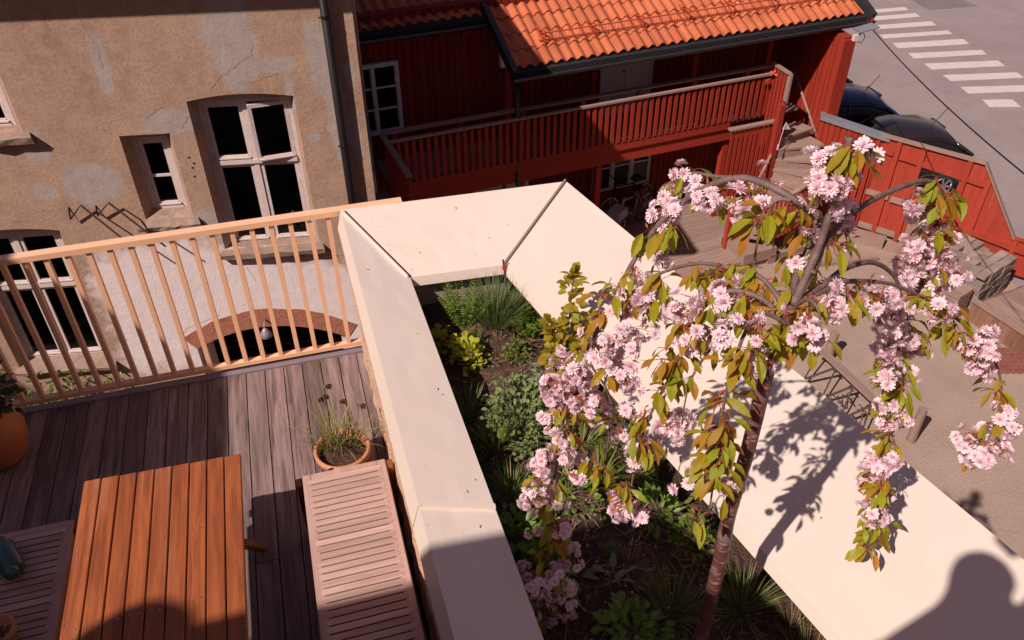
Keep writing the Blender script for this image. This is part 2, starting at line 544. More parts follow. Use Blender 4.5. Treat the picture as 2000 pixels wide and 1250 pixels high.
    def build(s, name, mat, parent=None, loc=None, smooth=None, local=False):
        me = bpy.data.meshes.new(name)
        off = Vector((0, 0, 0))
        if loc is not None:
            off = Vector(loc)
        vs = [(x - off.x, y - off.y, z - off.z) for x, y, z in s.v]
        me.from_pydata(vs, [], s.f)
        if any(u is not None for u in s.uv):
            ul = me.uv_layers.new(name='UVMap')
            li = 0
            for f, u in zip(s.f, s.uv):
                for j in range(len(f)):
                    ul.data[li].uv = u[j] if u else (.5, .5)
                    li += 1
        if smooth if smooth is not None else s.smooth:
            me.polygons.foreach_set('use_smooth', [True] * len(me.polygons))
        me.materials.append(mat if not isinstance(mat, str) else M[mat])
        o = bpy.data.objects.new(name, me)
        o.location = off
        col.objects.link(o)
        if parent is not None:
            o.parent = parent
            if loc is not None and not local:
                pass
        return o

def tag(o, label=None, cat=None, group=None, kind=None):
    if label: o['label'] = label
    if cat: o['category'] = cat
    if group: o['group'] = group
    if kind: o['kind'] = kind
    return o

def thing(name, label, cat, loc=(0, 0, 0), rz=0.0, group=None):
    o = bpy.data.objects.new(name, None)
    o.empty_display_size = .2
    o.location = loc
    o.rotation_euler = (0, 0, rz)
    col.objects.link(o)
    return tag(o, label, cat, group)

def wpart(mb, name, mat, parent, smooth=None):
    # mesh given in world coordinates, parent an unrotated empty
    L = parent.location.copy()
    if parent.parent is not None:
        L = L + parent.parent.location
    mb.v = [(x - L.x, y - L.y, z - L.z) for x, y, z in mb.v]
    return mb.build(name, mat, parent, smooth=smooth)

def children(o):
    return [c for c in o.children]

def copy_tree(o, parent=None):
    c = o.copy()
    col.objects.link(c)
    if parent is not None:
        c.parent = parent
    for ch in children(o):
        copy_tree(ch, c)
    return c

def fill_holes(outer, holes, y):
    # sheet in the local XZ plane with holes, facing -y
    bm = bmesh.new()
    es = []
    for loop in [outer] + holes:
        vs = [bm.verts.new((x, y, z)) for x, z in loop]
        for i in range(len(vs)):
            es.append(bm.edges.new((vs[i], vs[(i + 1) % len(vs)])))
    bmesh.ops.triangle_fill(bm, use_beauty=True, edges=es, use_dissolve=False, normal=(0, -1, 0))
    bm.verts.index_update()
    vs = [v.co[:] for v in bm.verts]
    fs = [tuple(v.index for v in f.verts) for f in bm.faces]
    bm.free()
    return vs, fs

def arch_loop(x0, x1, z0, z1, rise, n=10):
    pts = [(x0, z0), (x1, z0)]
    for i in range(n + 1):
        t = i / n
        x = x1 + (x0 - x1) * t
        pts.append((x, z1 + rise * (1 - (2 * t - 1) ** 2)))
    return pts

# ================================================================== the setting
GZ = -6.0
mb = MB()
mb.box(-60, 70, -50, 90, GZ - .3, GZ)
tag(mb.build('courtyard_ground', 'gravel'), kind='structure')
road = MB()
road.prism([(13.2, 9.0), (60, -6), (70, 85), (-10, 88), (8, 24), (10.9, 16.0), (11.75, 12.9), (13.3, 10.6)], GZ + .002, GZ + .006)
road_o = tag(road.build('road', 'asphalt'), kind='structure')
# zebra crossing: eleven bars
for k in range(0):
    t = k - 1.0
    ax, ay = 14.02 + t * -.085 + (t - 2) * 0, 15.45 - t * .80 + .0
    ax = 14.25 + .1 - .085 * k
    ay = 17.28 - .715 * k
    d = Vector((math.cos(R(-10)), math.sin(R(-10)), 0))
    n = Vector((-d.y, d.x, 0))
    ln = 1.95 if k < 8 else (1.9 if k == 8 else 1.05)
    # scaled to the ground level used here
    s = 9.6 / 7.0
    a = Vector((ax * s, 0, 0))
    mbz = MB()
    p = Vector((ax * s, (ay) * s, 0))
    Lr = ln * s
    wv = .36 * s
    if k >= 10:
        break
    q = [p, p + d * Lr, p + d * Lr + n * -wv + Vector((-.08, 0, 0)), p + n * -wv + Vector((-.08, 0, 0))]
    mbz.prism([(v.x, v.y) for v in reversed(q)], GZ + .010, GZ + .013)
    mbz.build('zebra_bar', 'roadpaint', road_o)
BARS = [[[20.52, 25.78], [22.31, 25.68], [22.24, 25.33], [20.28, 25.43]], [[20.07, 25.12], [22.24, 24.96], [22.15, 24.57], [19.8, 24.74]],
        [[19.61, 24.31], [22.2, 24.04], [22.07, 23.62], [19.6, 23.91]], [[19.63, 23.38], [22.09, 23.06], [22.02, 22.72], [19.53, 23.02]],
        [[19.54, 22.57], [22.01, 22.21], [21.88, 21.74], [19.39, 22.1]], [[19.43, 21.62], [21.89, 21.17], [21.74, 20.79], [19.3, 21.16]],
        [[19.33, 20.7], [21.7, 20.25], [21.57, 19.79], [19.21, 20.21]], [[19.24, 19.74], [21.54, 19.27], [21.42, 18.84], [19.17, 19.26]],
        [[19.12, 18.81], [21.25, 18.31], [21.12, 17.87], [19.0, 18.33]], [[19.06, 17.85], [19.91, 17.62], [19.75, 17.11], [18.91, 17.36]]]
for qd in BARS:
    mbz = MB()
    mbz.prism(list(reversed([tuple(p) for p in qd])), GZ + .010, GZ + .013)
    mbz.build('zebra_bar', 'roadpaint', road_o)
ap = MB()
ap.prism(list(reversed([(23.2, 27.6), (24.9, 27.1), (24.95, 24.95), (22.95, 25.1)])), GZ + .007, GZ + .0095)
M['asphalt_dark'] = rough_mat('darker asphalt patch', (.215, .17, .172), (.18, .14, .145), 2, .9, .2, .3, .006, 40)
ap.build('asphalt_patch', 'asphalt_dark', road_o)
kb = MB()
pts = []
for i in range(12):
    a = R(200 - i * 11)
    pts.append((21.5 + 2.6 * math.cos(a) - 2.2, 29.2 + 2.6 * math.sin(a)))
kb.prism([(9, 24.2), (15, 26.0), (20.2, 26.4), (21.3, 26.75), (21.7, 27.5), (21.6, 40), (9, 40)], GZ, GZ + .13)
tag(kb.build('pavement', 'concrete'), kind='structure')
mb = MB()
ux, uy = (.33, -.32), (-.48, -.52)
for i in range(9):
    for j in range(7):
        x = 11.26 + (i - 2) * .105 + random.uniform(-.004, .004)
        y = 8.62 - j * .105 - (i - 2) * .03
        mb.box(x, x + .095, y - .095, y, GZ + .001, GZ + .014 + random.uniform(0, .006))
tag(mb.build('brick_paving', 'brickpave'), kind='structure')

# ================================================================== plaster house
PH = thing('plaster_house', 'tall old house with patchy brown render over a limewashed foot', 'house', (-.0695, 9.7765, 0), R(-9.5))
big = arch_loop(-1.10, .147, -2.37, -.305, .06)
low = arch_loop(-4.35, -3.075, -4.13, -1.925, .06)
upp = arch_loop(-4.35, -3.04, -.58, 1.55, .06)
sml = [(-1.98, -1.85), (-1.385, -1.85), (-1.385, -.69), (-1.98, -.69)]
arc = arch_loop(-1.85, .32, -5.96, -4.02, .31)
wall = MB()
outer = [(-9, -6), (.70, -6), (.70, 2.25), (-9, 2.25)]
vs, fs = fill_holes(outer, [big, low, upp, sml, arc], 0)
wall.mesh(vs, fs)
def reveal(loop, d=.20):
    n = len(loop)
    for i in range(n):
        a, b_ = loop[i], loop[(i + 1) % n]
        wall.poly([(a[0], 0, a[1]), (a[0], d, a[1]), (b_[0], d, b_[1]), (b_[0], 0, b_[1])])
def reveal2(loop, s0, s1, z0, z1, rise, d=.20):
    inn = arch_loop(s0, s1, z0, z1, rise) if len(loop) > 4 else [(s0, z0), (s1, z0), (s1, z1), (s0, z1)]
    n = len(loop)
    for i in range(n):
        j = (i + 1) % n
        a, b_, c, e = loop[i], loop[j], inn[j], inn[i]
        wall.poly([(a[0], 0, a[1]), (e[0], d, e[1]), (c[0], d, c[1]), (b_[0], 0, b_[1])])
reveal2(big, -1.015, .062, -2.40, -.40, .055)
reveal2(low, -4.265, -3.185, -4.08, -2.02, .055)
reveal2(upp, -4.265, -3.175, -.55, 1.48, .055)
reveal2(sml, -1.89, -1.49, -1.78, -.80, 0)
reveal(arc, .45)
wall.prism([(.70, .05), (.955, .05), (.50, 4.2), (.30, 4.2)], -6, 2.25)
wall.box(-9, .70, .55, .60, -6, -4.9)
wall.box(-9, .698, 4.0, 4.2, -6, 2.25)
wall.poly([(.70, 0, -6), (.70, .05, -6), (.70, .05, 2.25), (.70, 0, 2.25)])
wall_o = wall.build('wall', 'plaster', PH)
mb = MB()
mb.box(-8.9, .69, 2.2, 2.25, -5.9, 2.2)
mb.box(-8.9, .69, .46, 2.2, -4.45, -4.4)
mb.box(-8.9, .69, .21, 2.2, -2.47, -2.45)
mb.box(-8.9, .69, .21, 2.2, 2.1, 2.15)
mb.box(-2.6, -2.5, .21, 2.2, -5.9, 2.2)
mb.build('interior', 'interior', PH)
ev = MB()
ev.prism([(-9.3, -.99), (.98, -.99), (.60, 3.6), (.05, 10), (-9.3, 10)], 2.26, 2.42)
ev.build('eave', 'gutter', PH)
M['crackline'] = flat_mat('crack shade', (.13, .085, .065), .95, .05)
def crack(pts, wd=.0035, yy=-.0015):
    q = MB()
    P = []
    for a, b_ in zip(pts, pts[1:]):
        for k in range(4):
            t = k / 4
            P.append((a[0] + (b_[0] - a[0]) * t + random.uniform(-.012, .012), a[1] + (b_[1] - a[1]) * t + random.uniform(-.012, .012)))
    P.append(pts[-1])
    for a, b_ in zip(P, P[1:]):
        d = Vector((b_[0] - a[0], b_[1] - a[1]))
        n_ = Vector((-d.y, d.x)).normalized() * wd * random.uniform(.25, .6)
        q.poly([(a[0] - n_.x, yy, a[1] - n_.y), (b_[0] - n_.x, yy, b_[1] - n_.y), (b_[0] + n_.x, yy, b_[1] + n_.y), (a[0] + n_.x, yy, a[1] + n_.y)])
    return q.build('crack', 'crackline', wall_o)
crack([(-.78, -.16), (-.62, -.02), (-.40, .12), (-.24, .22), (-.20, .34)])
crack([(-.34, -.12), (-.12, -.06), (.02, -.02)])
crack([(-2.0, 1.1), (-2.02, .8), (-1.96, .55), (-1.90, .38), (-1.92, .12)])
crack([(-1.62, -.50), (-1.48, -.40), (-1.36, -.36)], .0045)
crack([(-1.22, -.62), (-1.12, -.48)], .0045)
crack([(-2.05, -3.80), (-1.88, -3.62), (-1.4, -3.46)], .0045)
crack([(-.92, -2.62), (-.84, -2.78), (-.80, -2.92)])
hl = MB()
for px, pz in ((-1.24, -1.02), (-1.20, -1.10), (-1.23, -1.16), (-1.235, -1.28)):
    hl.lathe([(0, 0), (.016, 0)], 0, 0, 8)
    hl.v[-16:] = [(px + x, -.002, pz + y) for x, y, z in hl.v[-16:]]
hl.build('drill_holes', 'slot', wall_o)
# terracotta band over the cellar arch
ab = MB()
n = 16
inn = [(-1.85 + 2.17 * i / n, -4.02 + .31 * (1 - (2 * i / n - 1) ** 2)) for i in range(n + 1)]
out = [(-2.0 + 2.47 * i / n, -3.80 + .40 * (1 - (2 * i / n - 1) ** 2) + random.uniform(-.012, .012)) for i in range(n + 1)]
for i in range(n):
    a, b_, c, d = inn[i], inn[i + 1], out[i + 1], out[i]
    ab.mesh([(a[0], -.012, a[1]), (b_[0], -.012, b_[1]), (c[0], -.012, c[1]), (d[0], -.012, d[1]), (a[0], .05, a[1]), (b_[0], .05, b_[1]), (c[0], .002, c[1]), (d[0], .002, d[1])],
            [(0, 1, 2, 3), (1, 0, 4, 5), (3, 2, 6, 7)])
ab.build('arch_band', 'brickband', PH)
# white lining of the cellar opening
for xa, xb in ((-1.85, -1.75), (.20, .32)):
    lin = MB()
    lin.box(xa, xb, .12, .44, -5.96, -4.05)
    lin.build('arch_lining', 'white', PH)

def window(house, s0, s1, z0, z1, y=.16, arch=0.0, cols=2, transom=None, mat='white', bars=(), fr=.046, sash=.052, open_sash=None, mid=None):
    f = MB()
    f.box(s0, s0 + fr, y, y + .08, z0, z1)
    f.box(s1 - fr, s1, y, y + .08, z0, z1)
    f.box(s0 + fr, s1 - fr, y + .002, y + .082, z1 - fr, z1)
    f.box(s0 + fr, s1 - fr, y - .012, y + .082, z0, z0 + fr)
    if arch:
        f.mesh([(x, y + .01, z) for x, z in arch_loop(s0, s1, z1 - .002, z1 + .02, arch)], [tuple(range(13))])
    xs = [s0 + fr, s1 - fr]
    if cols == 2:
        mx = (s0 + s1) / 2 if mid is None else mid
        f.box(mx - .03, mx + .03, y - .004, y + .078, z0 + fr, z1 - fr)
        xr = [(s0 + fr, mx - .03), (mx + .03, s1 - fr)]
    else:
        xr = [(s0 + fr, s1 - fr)]
    if transom is not None:
        f.box(s0 + fr, s1 - fr, y - .022, y + .074, transom - .028, transom + .028)
        zr = [(z0 + fr, transom - .028), (transom + .028, z1 - fr)]
    else:
        zr = [(z0 + fr, z1 - fr)]
    fo = f.build('window', mat, house)
    for i, (xa, xb) in enumerate(xr):
        for j, (za, zb) in enumerate(zr):
            g = .005
            q = MB()
            ya, yb = y + .012, y + .06
            q.box(xa + g, xa + sash, ya, yb, za + g, zb - g)
            q.box(xb - sash, xb - g, ya, yb, za + g, zb - g)
            q.box(xa + sash, xb - sash, ya + .002, yb - .002, zb - sash, zb - g)
            q.box(xa + sash, xb - sash, ya - .014, yb - .002, za + g, za + sash)
            q.beam((xa + .02, ya - .02, za + sash * .5), (xb - .02, ya - .02, za + sash * .5), .03, .018)
            for t in bars:
                zz = za + (zb - za) * t
                q.box(xa + sash, xb - sash, ya + .004, yb - .006, zz - .016, zz + .016)
            for hz in (.22, .78):
                hx = xa + .012 if i == 0 else xb - .012
                q.box(hx - .012, hx + .012, ya - .012, ya, za + (zb - za) * hz - .04, za + (zb - za) * hz + .04)
            p = MB()
            p.poly([(xa + sash - .004, (ya + yb) / 2, za + sash - .004), (xb - sash + .004, (ya + yb) / 2, za + sash - .004), (xb - sash + .004, (ya + yb) / 2, zb - sash + .004), (xa + sash - .004, (ya + yb) / 2, zb - sash + .004)])
            so = q.build('sash', mat, fo)
            po = p.build('pane', 'glass', fo)
            if open_sash == (i, j):
                for o in (so, po):
                    hx = xb
                    rot = Matrix.Translation((hx, ya, 0)) @ Matrix.Rotation(R(13), 4, 'Z') @ Matrix.Translation((-hx, -ya, 0))
                    o.data.transform(rot)
    return fo
window(PH, -1.03, .075, -2.425 + .02, -.37, .17, .05, 2, -1.197, open_sash=(1, 1), mid=-.487)
window(PH, -4.28, -3.17, -4.10, -2.0, .17, .05, 2, -2.85, mid=-3.745)
window(PH, -4.28, -3.16, -.57, 1.5, .17, .05, 2, .65)
window(PH, -1.905, -1.475, -1.80, -.79, .17, 0, 1, None, bars=(.46,))
def sill(s0, s1, zt, zb, t0, t1, ztop, off=.13, rough=.012):
    q = MB()
    nx = 10
    fr, bk, lo = [], [], []
    for i in range(nx + 1):
        t = i / nx
        x = s0 + (s1 - s0) * t
        xb = t0 + (t1 - t0) * t
        fr.append((x, -off + random.uniform(-rough, rough), zt + random.uniform(-rough, rough)))
        lo.append((x, -off + .02 + random.uniform(-rough, rough), zb + random.uniform(-rough, rough)))
        bk.append((xb, .175, ztop))
    for i in range(nx):
        q.mesh([fr[i], fr[i + 1], bk[i + 1], bk[i], lo[i], lo[i + 1]], [(0, 1, 2, 3), (4, 5, 1, 0)])
        q.poly([lo[i + 1], lo[i], (lo[i][0], .02, zb), (lo[i + 1][0], .02, zb)])
    q.poly([fr[0], bk[0], (t0, .175, zb), (s0, .0, zb), lo[0]])
    q.poly([fr[-1], lo[-1], (s1, 0, zb), (t1, .175, zb), bk[-1]])
    return q.build('window_sill', 'stone', PH)
sill(-1.18, .215, -2.395, -2.475, -1.10, .147, -2.36, .13)
sill(-4.40, -2.99, -4.14, -4.20, -4.35, -3.075, -4.07, .12)
sill(-4.40, -2.915, -.60, -.69, -4.35, -3.04, -.55, .12)
sill(-2.085, -1.285, -1.905, -1.975, -1.95, -1.40, -1.78, .12)
# light interior boards behind the panes
ib = MB()
ib.box(-1.0, .06, .26, .62, -2.40, -2.375)
ib.box(-4.2, -3.2, .26, .62, -4.10, -4.075)
ib.box(-1.88, -1.49, .26, .5, -1.79, -1.765)
ib.build('inner_sill', 'interior_light', PH)
# drainpipe with brackets
dp = MB()
dp.tube([(.655, -.055, 2.3), (.655, -.055, -6)], .048, n=14)
dpo = dp.build('drainpipe', 'black_metal', PH, smooth=True)
br = MB()
for z in (.62, -.95, -2.5):
    br.tube([(.655, -.055, z - .02), (.655, -.055, z + .02)], .051, n=14)
    br.beam((.655, -.055, z), (.655, .02, z), .02, .03)
    br.tube([(.61, -.07, z), (.585, -.08, z)], .008, n=6)
br.build('pipe_bracket', 'black_metal', dpo)

def rod(name, label, pts, off):
    q = MB()
    q.tube(pts, .013, n=6)
    o = q.build(name, 'iron', None)
    o.location = PH.location
    o.rotation_euler = PH.rotation_euler
    return tag(o, label, 'iron bracket', 'bent iron brackets on the brown wall')
rod('iron_bracket', 'bent rusty iron bracket left of its twin, its long arm shorter', [(-2.86, .0, -1.60), (-2.86, -.06, -1.74), (-2.66, -.10, -1.53), (-2.12, -.28, -2.10)], .1)
rod('iron_bracket', 'bent rusty iron bracket nearer the small window, with the long arm', [(-2.53, .0, -1.60), (-2.52, -.06, -1.71), (-2.32, -.10, -1.52), (-1.74, -.28, -2.10)], .1)
lampw = MB()
lampw.lathe([(.0, -3.62), (.025, -3.63), (.04, -3.65), (.07, -3.70), (.095, -3.755), (.085, -3.76), (.0, -3.72)], -.80, -.16, 18)
lampw.tube([(-.80, 0, -3.58), (-.80, -.10, -3.57), (-.80, -.16, -3.62)], .014, n=6)
lo = lampw.build('wall_lamp', 'deck_edge', None, smooth=True)
lo.location = PH.location
lo.rotation_euler = PH.rotation_euler
tag(lo, 'small grey bell shaped wall lamp above the dark cellar arch', 'wall lamp')

def leafblade(q, base, d, length, width, droop=.5, up=Vector((0, 0, 1)), seg=4, fold=.25, roll=None):
    # one pointed leaf from base along d, sagging along its length
    d = Vector(d).normalized()
    side = d.cross(up)
    if side.length < 1e-3:
        side = Vector((1, 0, 0))
    side.normalize()
    if roll is None:
        roll = random.uniform(-.7, .7)
    side = (Matrix.Rotation(roll, 3, d) @ side)
    nrm = side.cross(d).normalized()
    p = Vector(base)
    prof = [.10, .72, 1.0, .66, .0] if seg == 4 else [.15, 1.0, .0]
    vs, uvs = [], []
    dd = d.copy()
    for i in range(seg + 1):
        t = i / seg
        wv = width * .5 * prof[i]
        nn = side.cross(dd).normalized()
        vs += [p - side * wv + nn * (wv * fold), p.copy(), p + side * wv + nn * (wv * fold)]
        uvs += [(0, t), (.5, t), (1, t)]
        dd = (dd - Vector((0, 0, 1)) * (droop / seg)).normalized()
        p = p + dd * (length / seg)
    fs = []
    for i in range(seg):
        a = i * 3
        if i == seg - 1:
            fs += [(a, a + 1, a + 4), (a + 1, a + 2, a + 4)]
        else:
            fs += [(a, a + 1, a + 4, a + 3), (a + 1, a + 2, a + 5, a + 4)]
    q.mesh(vs, fs, uvs)

def rvec(zmin=-1, zmax=1):
    z = random.uniform(zmin, zmax)
    a = random.uniform(0, 2 * PI)
    r = math.sqrt(max(0, 1 - z * z))
    return Vector((r * math.cos(a), r * math.sin(a), z))

M['houseplant'] = leaf_mat('bright house plant leaf', [(.16, .34, .02), (.24, .42, .04), (.10, .24, .02)], .4, .5)
def local_to_world(H, p):
    return H.matrix_basis @ Vector(p)
bpy.context.view_layer.update()
hp = thing('house_plant', 'leafy green pot plant behind the tall window pane', 'pot plant', local_to_world(PH, (-.06, .37, -2.37)))
q = MB()
q.lathe([(.0, 0), (.08, 0), (.10, .24), (.09, .24), (.085, .2), (0, .2)], 0, 0, 16)
q.build('plant_pot', 'terracotta', hp, smooth=True)
q = MB()
for i in range(46):
    d = rvec(-.1, 1)
    leafblade(q, Vector((0, 0, .32)) + d * random.uniform(.02, .16), d, random.uniform(.08, .15), .05, .7)
q.build('foliage', 'houseplant', hp)
M['flowerdim'] = petal_mat('pale indoor orchid petal', (.6, .5, .5), (.7, .62, .62))
hp2 = thing('orchid', 'pale orchid standing behind the small window', 'pot plant', local_to_world(PH, (-1.64, .36, -1.77)))
q = MB()
q.tube([(0, 0, 0), (.01, 0, .3), (.06, .02, .55), (.1, .02, .62)], .006, n=5)
q.build('stem', 'twig', hp2)
q = MB()
for c in ((.03, -.02, .42), (.08, -.02, .6), (-.02, 0, .36)):
    for k in range(8):
        d = rvec(-.5, .8)
        leafblade(q, Vector(c), d, .07, .05, .2)
q.build('flowers', 'flowerdim', hp2)

# ================================================================== red house (local x along the front, y into the house)
RH = thing('red_house', 'dark red timber house with an orange tiled roof', 'house', (6.9, 14.9, 0), R(6))
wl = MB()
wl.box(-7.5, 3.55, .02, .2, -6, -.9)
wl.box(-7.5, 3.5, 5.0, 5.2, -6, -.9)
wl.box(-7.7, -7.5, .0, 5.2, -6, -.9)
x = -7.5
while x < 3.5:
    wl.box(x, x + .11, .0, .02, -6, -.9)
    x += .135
wl.build('wall', 'red_shaded', RH)
def roofz0(y): return -1.05 + math.tan(R(25.9)) * y
# projecting end wall that carries the roof over the gallery
ew = MB()
EP = [(-1.72, -6), (5.2, -6), (5.2, roofz0(5.2) - .2), (-1.38, roofz0(-1.38) - .2), (-1.72, roofz0(-1.38) - .22)]
ew.mesh([(3.55, a, b_) for a, b_ in EP] + [(3.75, a, b_) for a, b_ in EP], [(0, 1, 2, 3, 4)[::-1], (5, 6, 7, 8, 9)] + [(k, (k + 1) % 5, (k + 1) % 5 + 5, k + 5) for k in range(5)])
y = -1.70
while y < .0:
    ew.box(3.53, 3.55, y, y + .11, -6, -2.0)
    y += .13
ew.prism([(3.50, -1.78), (3.78, -1.78), (3.78, -1.72), (3.50, -1.72)], -6, -1.98)
ew.build('end_wall', 'red', RH)
# roof: one tiled plane, eave lower where it reaches over the gallery
SL = math.tan(R(25.9))
ZR = -1.05
def roofz(y): return ZR + SL * y
def tiles(s0, s1, y0, y1):
    q = MB()
    tw, tl = .202, .385 * math.cos(R(25.9))
    nc = int((s1 - s0) / tw)
    row = 0
    y = y0
    prof = []
    for k in range(9):
        t = k / 8
        h = .046 * math.sin(PI * min(1, t / .74)) if t < .74 else -.012 * math.sin(PI * (t - .74) / .26)
        prof.append((t * tw, h))
    while y < y1:
        for c in range(nc):
            jx, jz = random.uniform(-.004, .004), random.uniform(-.004, .006)
            x0 = s0 + c * tw
            vs = []
            for yy, lift in ((y, .028), (y + tl * 1.06, -.004)):
                for (dx, h) in prof:
                    vs.append((x0 + dx + jx, yy, roofz(yy) + h + lift + jz))
            for (dx, h) in prof:
                vs.append((x0 + dx + jx, y + .004, roofz(y) + h + .010 + jz))
            fs = []
            for k in range(8):
                fs.append((k, k + 1, 9 + k + 1, 9 + k))
                fs.append((18 + k, 18 + k + 1, k + 1, k))
            q.mesh(vs, fs)
        y += tl
        row += 1
    return q
ro = tiles(-3.22, 4.32, -1.33, 4.6).build('roof', 'tile', RH)
tiles(-7.4, -3.30, -.13, 4.6).build('roof', 'tile', RH)
rb = MB()
for (sa, sb, ya) in ((-3.22, 4.32, -1.36), (-7.4, -3.3, -.16)):
    rb.mesh([(sa, ya, roofz(ya) - .03), (sb, ya, roofz(ya) - .03), (sb, 4.6, roofz(4.6) - .03), (sa, 4.6, roofz(4.6) - .03),
             (sa, ya, roofz(ya) - .12), (sb, ya, roofz(ya) - .12), (sb, 4.6, roofz(4.6) - .12), (sa, 4.6, roofz(4.6) - .12)],
            [(0, 1, 2, 3), (7, 6, 5, 4), (0, 4, 5, 1), (1, 5, 6, 2), (3, 2, 6, 7), (0, 3, 7, 4)])
rb.build('roof_deck', 'gutter', RH)
bb = MB()
bb.beam((-3.27, -1.46, roofz(-1.46) + .02), (-3.27, 4.6, roofz(4.6) + .02), .09, .20)
bb.build('bargeboard', 'gutter', RH)
bb = MB()
bb.beam((4.38, -1.46, roofz(-1.46) + .02), (4.38, 4.6, roofz(4.6) + .02), .10, .20)
bb.build('bargeboard', 'gutter', RH)
bb = MB()
bb.beam((4.36, -1.52, roofz(-1.46) - .12), (4.36, -1.0, roofz(-1.0) - .12), .03, .22)
bb.build('bargeboard_end', 'red', RH)
def gutter(sa, sb, y, z):
    q = MB()
    vs, fs = [], []
    for x in (sa, sb):
        for k in range(9):
            a = PI + PI * k / 8
            vs.append((x, y + .105 * math.cos(a), z + .085 * math.sin(a)))
    for k in range(8):
        fs.append((k, k + 1, 9 + k + 1, 9 + k))
    q.mesh(vs, fs)
    q.tube([(sa, y - .107, z + .003), (sb, y - .107, z + .003)], .012, n=6)
    q.poly([(sa, y + .10, z - .02), (sb, y + .10, z - .02), (sb, y + .16, z + .12), (sa, y + .16, z + .12)])
    xx = sa + .3
    while xx < sb:
        q.box(xx - .006, xx + .006, y - .10, y + .10, z + .004, z + .010)
        xx += .62
    return q.build('gutter', 'gutter', RH, smooth=False)
gutter(-3.33, 4.40, -1.44, roofz(-1.33) - .09)
gutter(-7.4, -3.33, -.24, roofz(-.13) - .09)
fl = MB()
fl.tube([(-3.12, -1.2, -1.9), (-3.12, -1.2, -6)], .04, n=10)
fl.build('downpipe', 'gutter', RH, smooth=True)
# snow guard: two rails with stanchions and fine bars
sg = MB()
ya = -.93
for dz in (.10, .22):
    sg.tube([(-2.6, ya, roofz(ya) + dz), (4.1, ya, roofz(ya) + dz)], .012, n=6)
xx = -2.6
while xx < 4.1:
    sg.tube([(xx, ya, roofz(ya) + .10), (xx, ya, roofz(ya) + .22)], .004, n=4)
    xx += .065
for xx in (-2.5, -1.52, -.54, .44, 1.42, 2.4, 3.38):
    sg.beam((xx, ya - .02, roofz(ya) + .02), (xx, ya - .02, roofz(ya) + .27), .03, .012)
    sg.beam((xx, ya, roofz(ya) + .25), (xx, ya + .32, roofz(ya + .32) + .04), .03, .012)
    sg.beam((xx, ya - .04, roofz(ya - .04) + .06), (xx, ya + .36, roofz(ya + .36) + .06), .03, .012)
sg.build('snow_guard', 'redmetal', ro)
# posts between eave and gallery rail
for s, y in ((-3.05, -.55), (-1.02, -.03), (.95, -.55), (2.72, -.55)):
    q = MB()
    q.box(s - .055, s + .055, y - .055, y + .055, -3.55, roofz(y) - .13)
    q.build('post', 'red', RH)
cl = MB()
cl.box(-7.5, 3.5, -1.3, .0, roofz(-1.3) - .16, roofz(-1.3) - .14)
rbk = MB()
rbk.poly([(-5.92, -.012, -3.02), (-4.95, -.012, -3.02), (-4.95, -.012, -1.70), (-5.92, -.012, -1.70)])
rbk.build('dark_backing', 'interior', RH)  # black sheet behind the panes, darkness of the room put into its colour
rbk = MB()
rbk.poly([(-.92, -.012, -5.22), (.46, -.012, -5.22), (.46, -.012, -4.25), (-.92, -.012, -4.25)])
rbk.build('backing', flat_mat('grey curtain', (.16, .14, .13), .9), RH)  # grey backing sheet, pale reflections and curtains of the panes put into its colour
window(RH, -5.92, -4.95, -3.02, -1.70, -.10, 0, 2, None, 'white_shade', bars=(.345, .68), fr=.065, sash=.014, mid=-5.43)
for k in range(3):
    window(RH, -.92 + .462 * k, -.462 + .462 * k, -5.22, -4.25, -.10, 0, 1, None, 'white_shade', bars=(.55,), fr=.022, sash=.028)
dr = MB()
dr.box(-.80, -.30, -.035, .0, -3.5, -1.62)
dr.box(-.29, .27, -.035, .0, -3.5, -1.62)
dr.box(-.86, -.80, -.045, .0, -3.5, -1.60)
dr.box(.27, .33, -.045, .0, -3.5, -1.60)
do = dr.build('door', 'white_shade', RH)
q = MB()
q.tube([(-.34, -.04, -2.60), (-.34, -.08, -2.60), (-.42, -.08, -2.60)], .012, n=6)
q.build('door_handle', 'black_metal', do)
dr = MB()
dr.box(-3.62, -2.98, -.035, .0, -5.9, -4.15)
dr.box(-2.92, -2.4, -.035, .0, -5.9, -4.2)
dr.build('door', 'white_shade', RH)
q = MB()
q.box(-3.72, -3.54, -.04, .0, -1.46, -1.28)
q.build('vent', 'red', RH)
q = MB()
q.box(-3.30, -3.22, -.9, -.8, -1.80, -1.56)
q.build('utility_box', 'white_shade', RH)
bk = MB()
bk.box(-3.2, 3.4, .0, .02, -6, -5.9)
# floodlight on the corner
fd = thing('floodlight', 'small grey floodlight with white bracket on the corner of the red house', 'lamp', (10.66, 13.33, -1.83))
q = MB()
q.box(-.02, .38, -.16, .10, .10, .125, Matrix.Rotation(R(-9), 4, 'Y'))
q.build('lamp_head', 'zinc', fd)
q = MB()
q.tube([(-.02, .02, -.02), (.05, -.02, .02), (.12, -.04, .09)], .02, n=8)
q.box(-.06, .02, -.05, .03, -.09, .02)
q.build('bracket', 'white', fd)
q = MB()
q.tube([(.12, -.04, .06), (.16, -.06, -.03), (.10, -.08, -.12), (.02, -.05, -.10)], .008, n=5)
q.build('cable', 'black_metal', fd)
# black cable from the roof corner down over the street
q = MB()
A = Vector((11.28, 13.75, -1.86))
Bp = Vector((8.205, 6.388, -1.10))
pts = []
for i in range(25):
    t = i / 24
    p = A.lerp(Bp, t)
    p.z -= .10 * 4 * t * (1 - t)
    pts.append(p)
q.tube(pts, .010, n=6)
tag(q.build('overhead_cable', 'black_metal', None), 'thin black cable running from the roof corner over the street', 'cable')

